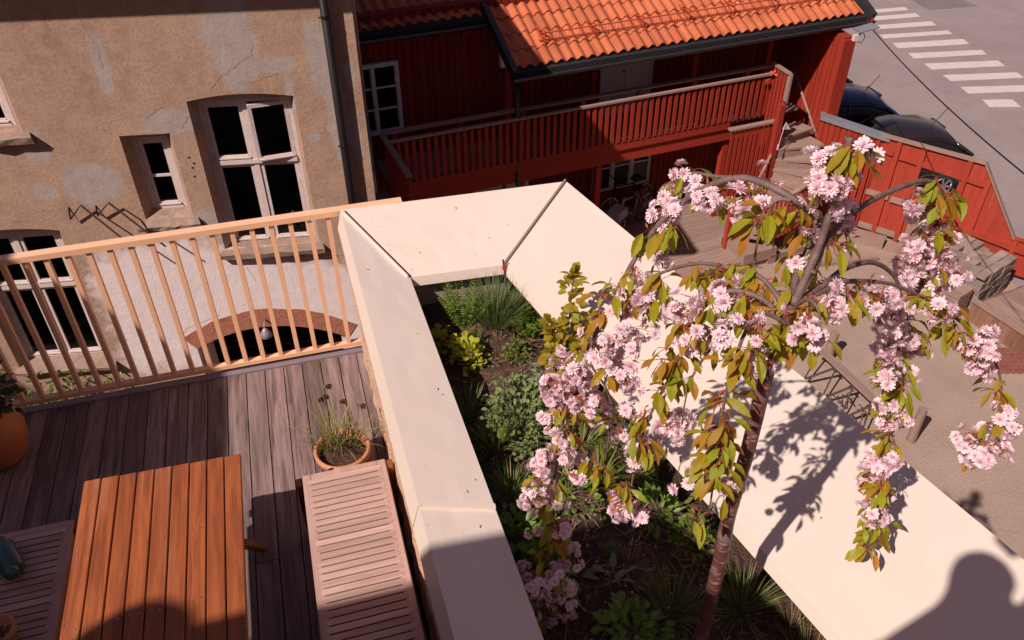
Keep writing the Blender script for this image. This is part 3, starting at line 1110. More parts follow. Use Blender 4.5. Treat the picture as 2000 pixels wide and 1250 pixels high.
# ================================================================== gallery in front of the red house
GA = thing('gallery', 'long red timber gallery with slatted railing and greyed handrails', 'gallery', (6.9, 14.9, 0), R(6))
q = MB()
y = -1.16
while y < -.02:
    q.box(-5.55, 3.3, y, y + .125, -3.60, -3.56)
    y += .13
q.build('floor', 'greywood', GA)
q = MB()
q.box(-5.5, 2.4, -1.19, -1.13, -3.95, -3.70)
q.build('beam', 'red_x', GA)
q = MB()
q.box(-5.58, 1.55, -1.235, -1.19, -3.68, -3.485)
q.build('edge_board', 'red_x', GA)
q = MB()
q.box(-5.6, 2.44, -1.16, -1.04, -2.55, -2.52)
q.build('handrail', 'greywood', GA)
q = MB()
q.box(-5.58, 2.36, -1.285, -1.215, -2.66, -2.62)
q.build('lower_rail', 'greywood', GA)
xx = -5.5
while xx < 2.4:
    q = MB()
    x0, x1 = xx - .036, xx + .036
    vs = [(x0, -1.255, -3.5), (x1, -1.255, -3.5), (x1, -1.255, -2.67), (x0, -1.255, -2.71), (x0, -1.232, -3.5), (x1, -1.232, -3.5), (x1, -1.232, -2.67), (x0, -1.232, -2.71)]
    q.mesh(vs, [(0, 1, 2, 3), (7, 6, 5, 4), (0, 4, 5, 1), (1, 5, 6, 2), (2, 6, 7, 3), (3, 7, 4, 0)])
    q.build('baluster', 'red', GA)
    xx += .135
for xx in (-5.4, -4.2, -3.0, -1.8, -.6, .6, 1.8, 2.38):
    q = MB()
    q.box(xx - .04, xx + .04, -1.19, -1.11, -3.56, -2.552)
    q.build('post', 'red', GA)
for xx in (-5.3, -3.0, -1.35, 1.6, 3.2):
    q = MB()
    q.box(xx - .06, xx + .06, -1.13, -1.0, -6, -3.95)
    q.build('support_post', 'red', GA)
# side railing at the left end, running out towards the courtyard
q = MB()
q.beam((-5.60, -1.15, -2.55), (-5.60, -2.75, -2.55), .10, .04)
q.build('handrail', 'greywood_y', GA)
for i in range(13):
    q = MB()
    yy = -1.3 - i * .12
    q.box(-5.62, -5.59, yy - .036, yy + .036, -3.6, -2.58)
    q.build('baluster', 'red', GA)
q = MB()
q.box(-7.5, -5.56, -2.8, -1.16, -3.68, -3.6)
q.build('landing', 'greywood', GA)
# right end: short rail, newel board and slatted stair screen
q = MB()
q.beam((2.42, -1.1, -2.47), (2.36, -1.75, -2.47), .09, .035)
q.build('handrail', 'greywood_y', GA)
q = MB()
q.box(2.35, 2.40, -1.80, -1.70, -3.02, -2.47)
q.build('newel', 'greywood_z', GA)
for i in range(5):
    q = MB()
    yy = -1.28 - i * .105
    q.box(2.37, 2.40, yy - .033, yy + .033, -4.2, -2.5)
    q.build('baluster', 'red', GA)
q = MB()
q.box(1.16, 2.36, -1.80, -1.68, -3.44, -3.40)
q.build('screen_rail', 'greywood', GA)
xx = 1.24
while xx < 2.36:
    q = MB()
    q.box(xx - .036, xx + .036, -1.765, -1.74, -4.95, -3.44)
    q.build('screen_slat', 'red', GA)
    xx += .112

# ================================================================== winding stair
ST = thing('winding_stair', 'winding greyed timber stair beside the red end wall', 'stair', (6.9, 14.9, 0), R(6))
cx, cy = 2.18, -1.90
for k in range(10):
    z = -3.78 - .2 * k
    a0 = R(34 - 20 * k)
    a1 = R(34 - 20 * (k + 1) - 4)
    # angle measured from +x towards -y (courtyard side)
    def pt(r, a): return (cx + r * math.cos(a), cy + r * math.sin(a))
    q = MB()
    ro_ = 1.15
    q.prism([pt(.08, a1), pt(ro_, a1), pt(ro_ * 1.0, (a0 + a1) / 2), pt(ro_, a0), pt(.08, a0)], z - .045, z)
    so = q.build('step', 'greywood', ST)
    q = MB()
    p0, p1 = pt(.1, a1 + .06), pt(ro_ - .03, a1 + .06)
    q.beam((p0[0], p0[1], z - .13), (p1[0], p1[1], z - .13), .02, .16)
    q.build('riser', 'greywood', ST)
q = MB()
q.box(cx - .06, cx + .06, cy - .06, cy + .06, -6, -3.0)
q.build('newel_post', 'red', ST)
pr = []
for k in range(8):
    a = R(-36 - 12 * k)
    z = -4.55 - .115 * k
    p = (cx + 1.13 * math.cos(a), cy + 1.13 * math.sin(a), z + .85)
    pr.append(p)
for a, b_ in zip(pr, pr[1:]):
    pass
q = MB()
for a, b_ in zip(pr, pr[1:]):
    q.beam(a, b_, .09, .035)
q.build('outer_handrail', 'greywood', ST)
for k in range(22):
    t = k / 21 * (len(pr) - 1)
    i = min(int(t), len(pr) - 2)
    p = Vector(pr[i]).lerp(Vector(pr[i + 1]), t - i)
    q = MB()
    q.box(p.x - .03, p.x + .03, p.y - .012, p.y + .012, p.z - .95, p.z - .02)
    q.build('outer_slat', 'red_worn', ST)
q = MB()
q.tube([(3.50, -.5, -2.95), (3.48, -1.15, -3.55), (3.47, -1.75, -4.1)], .028, n=8)
q.build('wall_handrail', 'greywood', ST, smooth=True)
q = MB()
q.tube([(2.30, -1.85, -3.85), (1.9, -2.05, -4.35), (1.55, -2.2, -4.75)], .028, n=8)
q.build('inner_handrail', 'greywood', ST, smooth=True)
q = MB()
q.beam((2.33, -1.9, -4.55), (1.2, -2.2, -5.75), .05, .16)
q.build('stringer', 'red', ST)
q = MB()
q.box(1.05, 1.15, -2.35, -2.25, -6, -4.75)
q.build('foot_post', 'red_worn', ST)
q = MB()
q.box(1.1, 1.9, -2.95, -2.35, -5.86, -5.62)
q.build('bottom_step', 'greywood_y', ST)

# timber platform under the gallery
q = MB()
y = -2.75
while y < -.05:
    q.box(-2.6, 1.72, y, y + .115, -5.86, -5.82)
    y += .121
pf = q.build('platform', 'greywood', RH.copy() if False else None)
pf.location = RH.location
pf.rotation_euler = RH.rotation_euler
tag(pf, kind='structure')
q = MB()
q.box(1.74, 1.92, -2.95, -1.2, -6, -5.80)
q.box(-2.6, 1.90, -2.90, -2.77, -6, -5.81)
pk = q.build('timber_kerb', 'greywood_y', None)
pk.location = RH.location
pk.rotation_euler = RH.rotation_euler
tag(pk, kind='structure')

# cloth flower and pennant at the gallery corner
cf_ = thing('cloth_flower', 'red and orange cloth flower tied to the gallery corner', 'decoration', local_to_world(RH, (2.33, -1.33, -2.62)))
q = MB()
for i in range(16):
    leafblade(q, rvec() * .02, rvec(-.3, 1), .085, .05, .4)
for i in range(5):
    leafblade(q, (-.08, 0, -.08), Vector((-1, -.2, -.9)) + rvec() * .5, .13, .05, .3)
q.build('petals', 'redflower', cf_)
q = MB()
q.tube([(0, 0, 0), (.1, -.1, -.1), (.2, -.16, -.3)], .006, n=5)
q.build('string', 'pink', cf_)
pn = thing('pennant', 'pale green pennant on a pink string by the stair', 'pennant', local_to_world(RH, (2.36, -1.95, -3.38)))
q = MB()
q.mesh([(-.02, 0, .0), (.10, -.02, -.16), (-.08, .0, -.15), (-.02, .01, .0), (.10, -.01, -.16), (-.08, .01, -.15)], [(0, 1, 2), (5, 4, 3), (0, 3, 4, 1), (1, 4, 5, 2), (2, 5, 3, 0)])
q.build('flag', 'mint', pn)
q = MB()
q.tube([(-.03, 0, -.02), (-.14, -.1, -.22), (-.24, -.2, -.48)], .008, n=5)
q.tube([(-.20, -.15, -.38), (-.24, -.2, -.48)], .018, n=6)
q.build('string', 'pink', pn)

# ================================================================== low red wall and fence towards the street
lw = thing('low_red_wall', 'low red wall with grey metal coping joining house and fence', 'wall', (10.5, 13.42, GZ))
q = MB()
a, b_ = Vector((10.45, 13.47, 0)), Vector((11.52, 12.83, 0))
dv = (b_ - a).normalized()
nv = Vector((-dv.y, dv.x, 0))
P = [a - nv * .06, b_ - nv * .06, b_ + nv * .06, a + nv * .06]
zt = [-3.50, -3.80, -3.80, -3.50]
q.mesh([(p.x, p.y, GZ) for p in P] + [(p.x, p.y, z) for p, z in zip(P, zt)], [(3, 2, 1, 0), (4, 5, 6, 7), (0, 1, 5, 4), (1, 2, 6, 5), (2, 3, 7, 6), (3, 0, 4, 7)])
for t in [i * .115 for i in range(11)]:
    p = a + dv * t
    zz = -3.52 - .28 * t
    q.beam((p.x - nv.x * .07, p.y - nv.y * .07, GZ), (p.x - nv.x * .07, p.y - nv.y * .07, zz), .09, .025, (nv.x, nv.y, 0))
wpart(q, 'boards', 'red', lw)
q = MB()
pa, pb = a - dv * .05, b_ + dv * .12
q.beam((pa.x, pa.y, -3.455), (pb.x, pb.y, -3.80), .24, .022)
q.beam((pa.x - nv.x * .12, pa.y - nv.y * .12, -3.49), (pb.x - nv.x * .12, pb.y - nv.y * .12, -3.83), .012, .08)
wpart(q, 'coping', 'zinc', lw)

FE = thing('board_fence', 'worn red board fence with a window opening and a sloping end', 'fence', (11.5, 12.81, GZ), R(-54))
# local x along the fence, -y towards the courtyard, z from ground
def fz(u): return 2.22 if u <= 1.93 else max(.85, 2.22 - (u - 1.93) * 1.42)
u = 0.0
bd = MB()
while u < 3.9:
    w_ = .135
    top0, top1 = fz(u), fz(u + w_)
    if u > 2.9:
        top0 = top1 = .86
    def seg(z0, z1a, z1b):
        bd.mesh([(u, -.012, z0), (u + w_ - .002, -.012, z0), (u + w_ - .002, -.012, z1b), (u, -.012, z1a), (u, .012, z0), (u + w_ - .002, .012, z0), (u + w_ - .002, .012, z1b), (u, .012, z1a)],
                [(0, 1, 2, 3), (7, 6, 5, 4), (0, 4, 5, 1), (1, 5, 6, 2), (2, 6, 7, 3), (3, 7, 4, 0)])
    if .87 < u + w_ / 2 < 1.66:
        seg(.12, 1.16, 1.16)
        seg(1.78, top0, top1)
    else:
        seg(.12, top0, top1)
    u += w_
bd.build('boards', 'red_worn', FE)
def frail(name, pts, wd, ht, mat, y=-.04):
    q = MB()
    for (u0, z0), (u1, z1) in zip(pts, pts[1:]):
        q.beam((u0, y, z0), (u1, y, z1), wd, ht)
    return q.build(name, mat, FE)
frail('top_board', [(-.1, 2.24), (1.96, 2.22)], .15, .03, 'greywood', -.005)
frail('top_board', [(1.95, 2.22), (2.90, .88)], .12, .03, 'greywood', 0)
frail('top_board', [(2.88, .89), (3.9, .86)], .10, .03, 'red_worn', 0)
frail('rail', [(0, 1.96), (.30, 1.93)], .055, .10, 'red_worn')
frail('rail', [(.42, 1.90), (2.05, 1.80)], .055, .10, 'red_worn')
frail('rail', [(2.05, 1.80), (2.15, 1.80)], .055, .10, 'red_worn')
frail('rail', [(-.02, .97), (.45, .97)], .06, .11, 'greywood')
frail('rail', [(.50, .95), (.88, .95)], .06, .11, 'greywood')
frail('rail', [(1.70, .80), (3.8, .62)], .06, .11, 'red_worn')
frail('foot_board', [(.02, .18), (.9, .18)], .05, .12, 'greywood')
for u, z1 in ((-.06, 2.2), (.36, 2.2), (.84, 2.18), (1.70, 2.2), (2.12, 1.9), (2.95, .86)):
    q = MB()
    q.box(u - .045, u + .045, -.085, -.03, .0, z1)
    q.build('fence_post', 'red_worn', FE)
q = MB()
q.box(.98, 1.35, -.07, -.02, .02, 1.08)
q.build('plank_door', 'greywood_z', FE)
# corner screen of vertical boards next to the fence
q = MB()
for i in range(5):
    q.box(-.62 + i * .12, -.53 + i * .12, -.30 + i * .03, -.27 + i * .03, 0, 1.65)
q.build('corner_boards', 'red', FE)

def worldpart(mb_, name, mat, label, cat, group=None, kind=None, smooth=None):
    o = mb_.build(name, mat, None, smooth=smooth)
    return tag(o, label, cat, group, kind)
q = MB()
q.beam((11.00, 12.75, GZ + .10), (11.62, 12.03, GZ + .10), .26, .20)
q.beam((11.64, 11.99, GZ + .07), (12.3, 11.2, GZ + .07), .22, .14)
tag(q.build('timber_edging', 'greywood', None), kind='structure')
q = MB()
q.beam((8.9, 12.3, GZ + .07), (10.7, 12.55, GZ + .07), .18, .14)
q.beam((9.2, 11.9, GZ + .04), (11.2, 11.65, GZ + .04), .10, .10)
tag(q.build('timber_edging', 'greywood', None), kind='structure')

# ================================================================== cars behind the fence
def car(label, tail, ang, length, paint, dark_roof=None):
    # local +x is the tail end seen in the photo
    t = thing('parked_car', label, 'car', (tail[0] - math.cos(R(ang)) * length / 2, tail[1] - math.sin(R(ang)) * length / 2, GZ), R(ang), 'cars parked behind the red fence')
    Lh = length / 2
    # stations: x, half width, z low, z belt, z roof (None = no cabin), cabin half width
    st = [(-1.0, .60, .35, .62), (-.94, .76, .25, .74), (-.70, .85, .22, .86), (-.40, .88, .22, .93), (0, .88, .22, .95), (.40, .88, .22, .98), (.72, .87, .24, 1.0), (.90, .82, .28, .98), (1.0, .66, .36, .86)]
    q = MB()
    rings = []
    for (x, hw, zl, zb) in st:
        rg = [(-hw * .86, zl), (-hw, zl + .14), (-hw * 1.0, (zl + zb) / 2), (-hw * .97, zb - .08), (-hw * .86, zb), (0, zb + .03), (hw * .86, zb), (hw * .97, zb - .08), (hw, (zl + zb) / 2), (hw, zl + .14), (hw * .86, zl)]
        rings.append([(x * Lh, y, z) for y, z in rg])
    n = 11
    vs = [p for r_ in rings for p in r_]
    fs = []
    for i in range(len(rings) - 1):
        for k in range(n):
            k2 = (k + 1) % n
            fs.append((i * n + k, i * n + k2, (i + 1) * n + k2, (i + 1) * n + k))
    fs.append(tuple(range(n)))
    fs.append(tuple(reversed([(len(rings) - 1) * n + k for k in range(n)])))
    q.mesh(vs, fs)
    body = q.build('body', paint, t, smooth=True)
    md = body.modifiers.new('sub', 'SUBSURF')
    md.levels = md.render_levels = 2
    # cabin glass: belt line to roof, roof panel on top
    cab = [(-.36, .80, .93, .94), (-.10, .70, .95, 1.36), (.10, .68, .96, 1.44), (.45, .67, .98, 1.43), (.70, .66, 1.0, 1.30), (.93, .70, .97, .99)]
    q = MB()
    vs, fs = [], []
    for (x, hw, zb, zr) in cab:
        bw = .80
        vs += [(x * Lh, -bw, zb), (x * Lh, -(bw + hw) / 2, (zb + zr) / 2), (x * Lh, -hw * .94, zr - .03), (x * Lh, 0, zr), (x * Lh, hw * .94, zr - .03), (x * Lh, (bw + hw) / 2, (zb + zr) / 2), (x * Lh, bw, zb)]
    for i in range(len(cab) - 1):
        for k in range(6):
            fs.append((i * 7 + k, i * 7 + k + 1, (i + 1) * 7 + k + 1, (i + 1) * 7 + k))
    q.mesh(vs, fs)
    q.build('windows', 'carglass', t, smooth=True)
    q = MB()
    vs, fs = [], []
    rr = cab[1:5]
    for (x, hw, zb, zr) in rr:
        vs += [(x * Lh, -hw * 1.0, zr - .07), (x * Lh, -hw * .8, zr + .005), (x * Lh, 0, zr + .025), (x * Lh, hw * .8, zr + .005), (x * Lh, hw * 1.0, zr - .07)]
    for i in range(3):
        for k in range(4):
            fs.append((i * 5 + k, i * 5 + k + 1, (i + 1) * 5 + k + 1, (i + 1) * 5 + k))
    q.mesh(vs, fs)
    for sgn in (-1, 1):
        q.tube([(-.36 * Lh, sgn * .80, .95), (-.10 * Lh, sgn * .69, 1.33)], .03, n=6)
        q.tube([(.70 * Lh, sgn * .65, 1.26), (.93 * Lh, sgn * .72, 1.0)], .05, n=6)
        q.tube([(.22 * Lh, sgn * .81, .98), (.20 * Lh, sgn * .67, 1.38)], .025, n=6)
    q.build('roof', dark_roof or paint, t, smooth=True)
    for sgn in (-1, 1):
        q = MB()
        q.box(.90 * Lh, .965 * Lh, sgn * .70 - .09, sgn * .70 + .09, .74, .92)
        q.build('tail_light', 'redlamp', t)
        q = MB()
        q.box(-.27 * Lh, -.20 * Lh, sgn * .90 - .09, sgn * .90 + .09, .93, 1.06)
        q.build('door_mirror', paint, t)
    for sx in (-.62, .62):
        for sgn in (-1, 1):
            q = MB()
            prof = [(.20, -.10), (.30, -.10), (.32, -.06), (.32, .06), (.30, .10), (.20, .10)]
            q.lathe(prof, 0, 0, 22)
            mt = Matrix.Translation((sx * Lh, sgn * .80, .32)) @ Matrix.Rotation(R(90), 4, 'X')
            q.v = [tuple(mt @ Vector(p)) for p in q.v]
            wo = q.build('wheel', 'tyre', t, smooth=True)
            q = MB()
            for k in range(7):
                a = 2 * PI * k / 7
                q.beam((0, 0, .105), (.2 * math.cos(a), .2 * math.sin(a), .095), .045, .02, (0, 0, 1))
            q.lathe([(.19, .09), (.21, .105), (.22, .09)], 0, 0, 22)
            s2 = Matrix.Scale(-1, 4, (0, 0, 1)) if sgn > 0 else Matrix.Identity(4)
            q.v = [tuple(mt @ s2 @ Vector(p)) for p in q.v]
            q.build('rim', 'alloy', wo)
    q = MB()
    q.tube([(.52 * Lh, 0, 1.44), (.66 * Lh, 0.0, 1.85)], .008, n=5)
    q.build('aerial', 'black_metal', t)
    return t
car('dark blue car, farthest of the parked cars, only its tail showing past the red wall', (14.9, 18.6), -14, 4.0, 'carblue', 'carblack')
car('dark blue car with a dark windscreen just beyond the corner of the red house', (14.75, 16.25), -14, 3.9, 'carblue')
car('black car right behind the board fence, its wheel seen through the opening', (15.0, 14.15), -14, 3.6, 'carblack')

# ================================================================== bicycles under the gallery
def bicycle(label, rear, front, paint):
    rear, front = Vector(rear), Vector(front)
    d = front - rear
    ang = math.atan2(d.y, d.x)
    t = thing('bicycle', label, 'bicycle', (rear.x, rear.y, rear.z), ang, 'bicycles parked under the gallery')
    for nm, x in (('rear_wheel', 0), ('front_wheel', 1.05)):
        q = MB()
        pts = [(x + .325 * math.cos(2 * PI * k / 28), 0, .34 + .325 * math.sin(2 * PI * k / 28)) for k in range(29)]
        q.tube(pts, .017, n=6)
        wo = q.build(nm, 'tyre', t, smooth=True)
        q = MB()
        for k in range(14):
            a = 2 * PI * k / 14
            q.tube([(x, 0, .34), (x + .31 * math.cos(a), 0, .34 + .31 * math.sin(a))], .0025, n=3)
        q.tube([(x, -.04, .34), (x, .04, .34)], .02, n=8)
        pts = [(x + .305 * math.cos(2 * PI * k / 28), 0, .34 + .305 * math.sin(2 * PI * k / 28)) for k in range(29)]
        q.tube(pts, .010, n=5)
        q.build('spokes', 'alloy', wo)
    bbx, st_, hd, hb = (.42, 0, .30), (.30, 0, .80), (.88, 0, .92), (.93, 0, .72)
    q = MB()
    q.tube([bbx, st_], .017, n=8)
    q.tube([(.31, 0, .77), (.885, 0, .88)], .015, n=8)
    q.tube([bbx, hb], .019, n=8)
    q.tube([bbx, (0, .0, .34)], .011, n=6)
    q.tube([(.305, 0, .76), (0, 0, .34)], .010, n=6)
    q.tube([(.87, 0, .95), hb], .020, n=8)
    q.tube([hb, (1.05, 0, .34)], .014, n=6)
    q.build('frame', paint, t, smooth=True)
    q = MB()
    q.tube([(.86, 0, .96), (.855, 0, 1.02)], .013, n=6)
    q.tube([(.80, -.29, 1.02), (.86, -.14, 1.03), (.86, .14, 1.03), (.80, .29, 1.02)], .013, n=6)
    q.build('handlebar', 'black_metal', t, smooth=True)
    q = MB()
    q.tube([st_, (.28, 0, .90)], .013, n=6)
    q.mesh([(.16, -.08, .93), (.16, .08, .93), (.30, .06, .935), (.44, .02, .93), (.44, -.02, .93), (.30, -.06, .935), (.18, -.05, .89), (.18, .05, .89), (.42, 0, .89)],
           [(0, 1, 2, 3, 4, 5), (0, 6, 7, 1), (1, 7, 8, 3, 2), (4, 8, 6, 0, 5)])
    q.build('saddle', 'black_metal', t)
    q = MB()
    q.tube([(.42, -.07, .30), (.52, -.07, .18)], .010, n=5)
    q.tube([(.42, .07, .30), (.32, .07, .42)], .010, n=5)
    q.lathe([(.09, -.006), (.095, .0), (.09, .006)], 0, 0, 18)
    q.build('crank', 'black_metal', t)
    return t
b1 = bicycle('grey lilac bicycle leaning under the gallery, nearest the cream coping', (7.05, 14.28, GZ + .17), (6.25, 13.72, GZ + .17), 'bikegrey')
q = MB()
q.mesh([(.95, -.16, .62), (1.25, -.16, .60), (1.28, .16, .60), (.95, .16, .62), (.95, -.14, .80), (1.22, -.14, .78), (1.25, .14, .78), (.95, .14, .80)], [(4, 5, 6, 7), (0, 1, 5, 4), (1, 2, 6, 5), (2, 3, 7, 6), (3, 0, 4, 7)])
q.build('basket_cover', 'bikegrey', b1)
bicycle('black bicycle with its saddle up against the ground floor window', (7.2, 14.70, GZ + .17), (6.3, 14.35, GZ + .17), 'black_metal')

# ================================================================== rope frame, stacks and hatch in the courtyard
RF = thing('rope_frame', 'low timber frame hung with dark knotted rope netting in the gravel yard', 'climbing frame', (8.4, 9.1, GZ))
p1, p2 = Vector((8.42, 9.16, GZ)), Vector((8.56, 7.05, GZ))
def post(name, p, h, rt, rb):
    q = MB()
    q.tube([(p.x, p.y, GZ), (p.x - .01, p.y, GZ + h * .5), (p.x, p.y, GZ + h)], rb, rt, n=12)
    wpart(q, name, 'greywood_z', RF, smooth=False)
post('post', p1, .62, .075, .085)
post('post', p2, .70, .065, .075)
q = MB()
q.beam((8.02, 8.95, GZ + .50), (8.12, 7.05, GZ + .56), .15, .035, (.12, 0, 1))
wpart(q, 'plank', 'greywood_y', RF)
q = MB()
top = [Vector((8.02, 8.95 - 1.9 * k / 4, GZ + .47)) for k in range(5)]
bot = [Vector((7.0, 8.75 - 2.2 * k / 4, GZ + .03)) for k in range(5)]
for k in range(4):
    for (a, b_) in ((top[k], bot[k + 1]), (top[k + 1], bot[k])):
        m = (a + b_) / 2 + Vector((0, 0, -.05))
        q.tube([a, m, b_], .013, n=6)
        q.tube([a + Vector((.03, .03, 0)), m + Vector((.02, .02, .0)), b_ + Vector((.02, .05, 0))], .011, n=5)
for k in range(5):
    q.tube([top[k] + Vector((-.02, 0, .05)), top[k] + Vector((-.06, .03, -.02)), top[k] + Vector((.0, -.05, -.06))], .016, n=6)
for k in range(2, 5):
    for j in range(5):
        c = top[k] + Vector((-.1 - .06 * j, random.uniform(-.15, .15), -.06 - .05 * j))
        q.tube([c, c + rvec() * .12, c + rvec() * .18], .011, n=5)
wpart(q, 'rope_net', 'rope', RF)

q = MB()
SX, SY = Vector((math.cos(R(20)), math.sin(R(20)), 0)), Vector((math.cos(R(110)), math.sin(R(110)), 0))
o0 = Vector((11.79, 9.55, 0))
for lv in range(9):
    for i in range(5):
        for j in range(7):
            if lv > 6 and random.random() < .12: continue
            a = random.uniform(-.025, .025)
            c = o0 + SX * (.12 + i * .225) + SY * (.09 + j * .165)
            mt = Matrix.Translation((c.x + random.uniform(-.012, .012), c.y + random.uniform(-.012, .012), GZ + .04 + lv * .088)) @ Matrix.Rotation(math.atan2(SX.y, SX.x) + a, 4, 'Z')
            q.box(-.108, .108, -.078, .078, 0, .082, mt)
worldpart(q, 'paver_stack', 'paver', 'neat stack of grey brown paving stones against the red fence', 'paving stones')
q = MB()
for lv in range(7):
    for j in range(3):
        c = Vector((11.62, 9.62, 0)) + SX * (-.40 + j * .16)
        d = SY
        a_, b_ = c - SY * .05, c + SY * .85
        q.beam((a_.x, a_.y, GZ + .06 + lv * .085), (b_.x + random.uniform(-.03, .03), b_.y, GZ + .06 + lv * .085), .15, .07)
worldpart(q, 'plank_stack', 'greywood', 'low stack of pale planks beside the paving stones', 'planks')
HB = thing('hatch_box', 'brown boarded box with a grey ribbed lid in the courtyard corner', 'box', (11.6, 9.4, GZ))
q = MB()
P0, e1, e2 = Vector((11.60, 9.38, 0)), Vector((.16, -1, 0)).normalized(), Vector((1, .16, 0)).normalized()
k = 0
while k < 2.6:
    p = P0 + e1 * k
    q.beam((p.x, p.y, GZ), (p.x, p.y, GZ + .42), .115, .03, (e2.x, e2.y, 0))
    k += .118
k = .06
while k < 2.0:
    p = P0 + e2 * k
    q.beam((p.x, p.y, GZ), (p.x, p.y, GZ + .42), .115, .03, (e1.x, e1.y, 0))
    k += .118
wpart(q, 'side_boards', 'brownwood_z', HB)
q = MB()
k = .10
while k < 2.0:
    a_ = P0 + e2 * k + e1 * .06
    b_ = P0 + e2 * k + e1 * 2.6
    q.beam((a_.x, a_.y, GZ + .45), (b_.x, b_.y, GZ + .45), .048, .04)
    k += .075
wpart(q, 'ribbed_lid', 'greywood_y', HB)
q = MB()
a_, b_ = P0 - e1 * .08, P0 + e1 * 2.6
q.beam((a_.x, a_.y, GZ + .44), (b_.x, b_.y, GZ + .44), .10, .06)
wpart(q, 'lid_frame', 'greywood_y', HB)
q = MB()
q.lathe([(0, GZ), (.24, GZ), (.30, GZ + .5), (.33, GZ + .55), (.29, GZ + .55), (.26, GZ + .47), (0, GZ + .47)], 14.55, 10.75, 6)
worldpart(q, 'street_planter', 'black_metal', 'dark faceted planter at the street edge beyond the fence', 'planter')

# ================================================================== terrace deck
q = MB()
k = 0
x = .143 - .1205 * 40
while x < .19:
    x1 = min(x + .1205 - .006, .188)
    # boards jointed at varying places
    js = [-1.2] + [random.uniform(-.5, 3.2)] + [4.40]
    for a_, b_ in zip(js, js[1:]):
        q.box(x, x1, a_ + .002, b_ - .002, -.03, random.uniform(-.0015, .0015))
    x += .1205
tag(q.build('terrace_deck', 'deck', None), kind='structure')
q = MB()
q.box(-4.8, .19, -1.2, 4.40, -.10, -.032)
tag(q.build('deck_underlay', 'interior', None), kind='structure')
q = MB()
q.box(-4.8, .19, 4.402, 4.455, -.05, .012)
tag(q.build('deck_edge_profile', 'deck_edge', None), kind='structure')
TB = thing('terrace_building', 'flat roofed pale extension carrying the wooden terrace', 'building', (-2.3, 1.5, GZ))
q = MB()
q.box(-4.8, .19, -1.2, 4.40, GZ, -.105)
wpart(q, 'wall', 'render_wall', TB)

# railing
RL = thing('railing', 'peach coloured steel railing along the far edge of the deck', 'railing', (-1.5, 4.43, 0))
q = MB()
q.box(-4.8, .56, 4.415, 4.475, 1.06, 1.095)
wpart(q, 'top_rail', 'railing', RL)
q = MB()
q.box(-4.8, .19, 4.425, 4.465, .045, .075)
wpart(q, 'bottom_rail', 'railing', RL)
for i in range(42):
    x = .108 - i * .1122
    if x < -4.7: break
    q = MB()
    q.box(x - .0135, x + .0135, 4.427, 4.463, .075, 1.06)
    wpart(q, 'baluster', 'railing', RL)

# ================================================================== planter wall with cream metal coping
PW = thing('planter_wall', 'raised planter wall with wide cream metal coping around the flower bed', 'planter', (.9, 2.2, GZ))
# outer and inner coping lines (x, y, z)
oA, oB, oC, oD = Vector((.232, -.6, 1.12)), Vector((.186, 4.38, 1.12)), Vector((1.583, 4.325, 1.12)), Vector((2.56, -.6, 1.15))
iA, iB, iC, iD = Vector((.545, -.6, 1.05)), Vector((.466, 3.672, 1.05)), Vector((.992, 3.640, 1.05)), Vector((1.80, -.6, 1.05))
q = MB()
def shrink(a, b_, t): return a + (b_ - a) * t
walls = []
for (o1, o2, i1, i2) in ((oA, oB, iA, iB), (oB, oC, iB, iC), (oC, oD, iC, iD)):
    fi = .80 if o1 is oC else .94
    a, b_, c, d = shrink(o1, i1, .06), shrink(o2, i2, .06), shrink(o2, i2, fi if o1 is oC else .94), shrink(o1, i1, fi)
    zt = 1.02
    zb = GZ
    q.mesh([(a.x, a.y, zb), (b_.x, b_.y, zb), (c.x, c.y, zb), (d.x, d.y, zb), (a.x, a.y, zt), (b_.x, b_.y, zt), (c.x, c.y, zt), (d.x, d.y, zt)],
           [(0, 3, 2, 1), (4, 5, 6, 7), (0, 1, 5, 4), (1, 2, 6, 5), (2, 3, 7, 6), (3, 0, 4, 7)])
wpart(q, 'wall', 'concrete', PW)
# rough lime plaster towards the deck
M['roughlime'] = rough_mat('flaking lime plaster', (.70, .42, .27), (.74, .52, .38), 11, .95, .1, 1.0, .03, 45, (.42, .19, .11), .60)
q = MB()
ny, nz = 70, 10
vs, fs = [], []
for i in range(ny + 1):
    for j in range(nz + 1):
        t = i / ny
        y = -.6 + 4.98 * t
        xx = .232 + (.186 - .232) * t
        vs.append((xx + .012 - random.uniform(0, .022), y, -.03 + 1.06 * j / nz))
for i in range(ny):
    for j in range(nz):
        a = i * (nz + 1) + j
        fs.append((a, a + nz + 1, a + nz + 2, a + 1))
q.mesh(vs, fs)
wpart(q, 'deck_side_plaster', 'roughlime', PW)

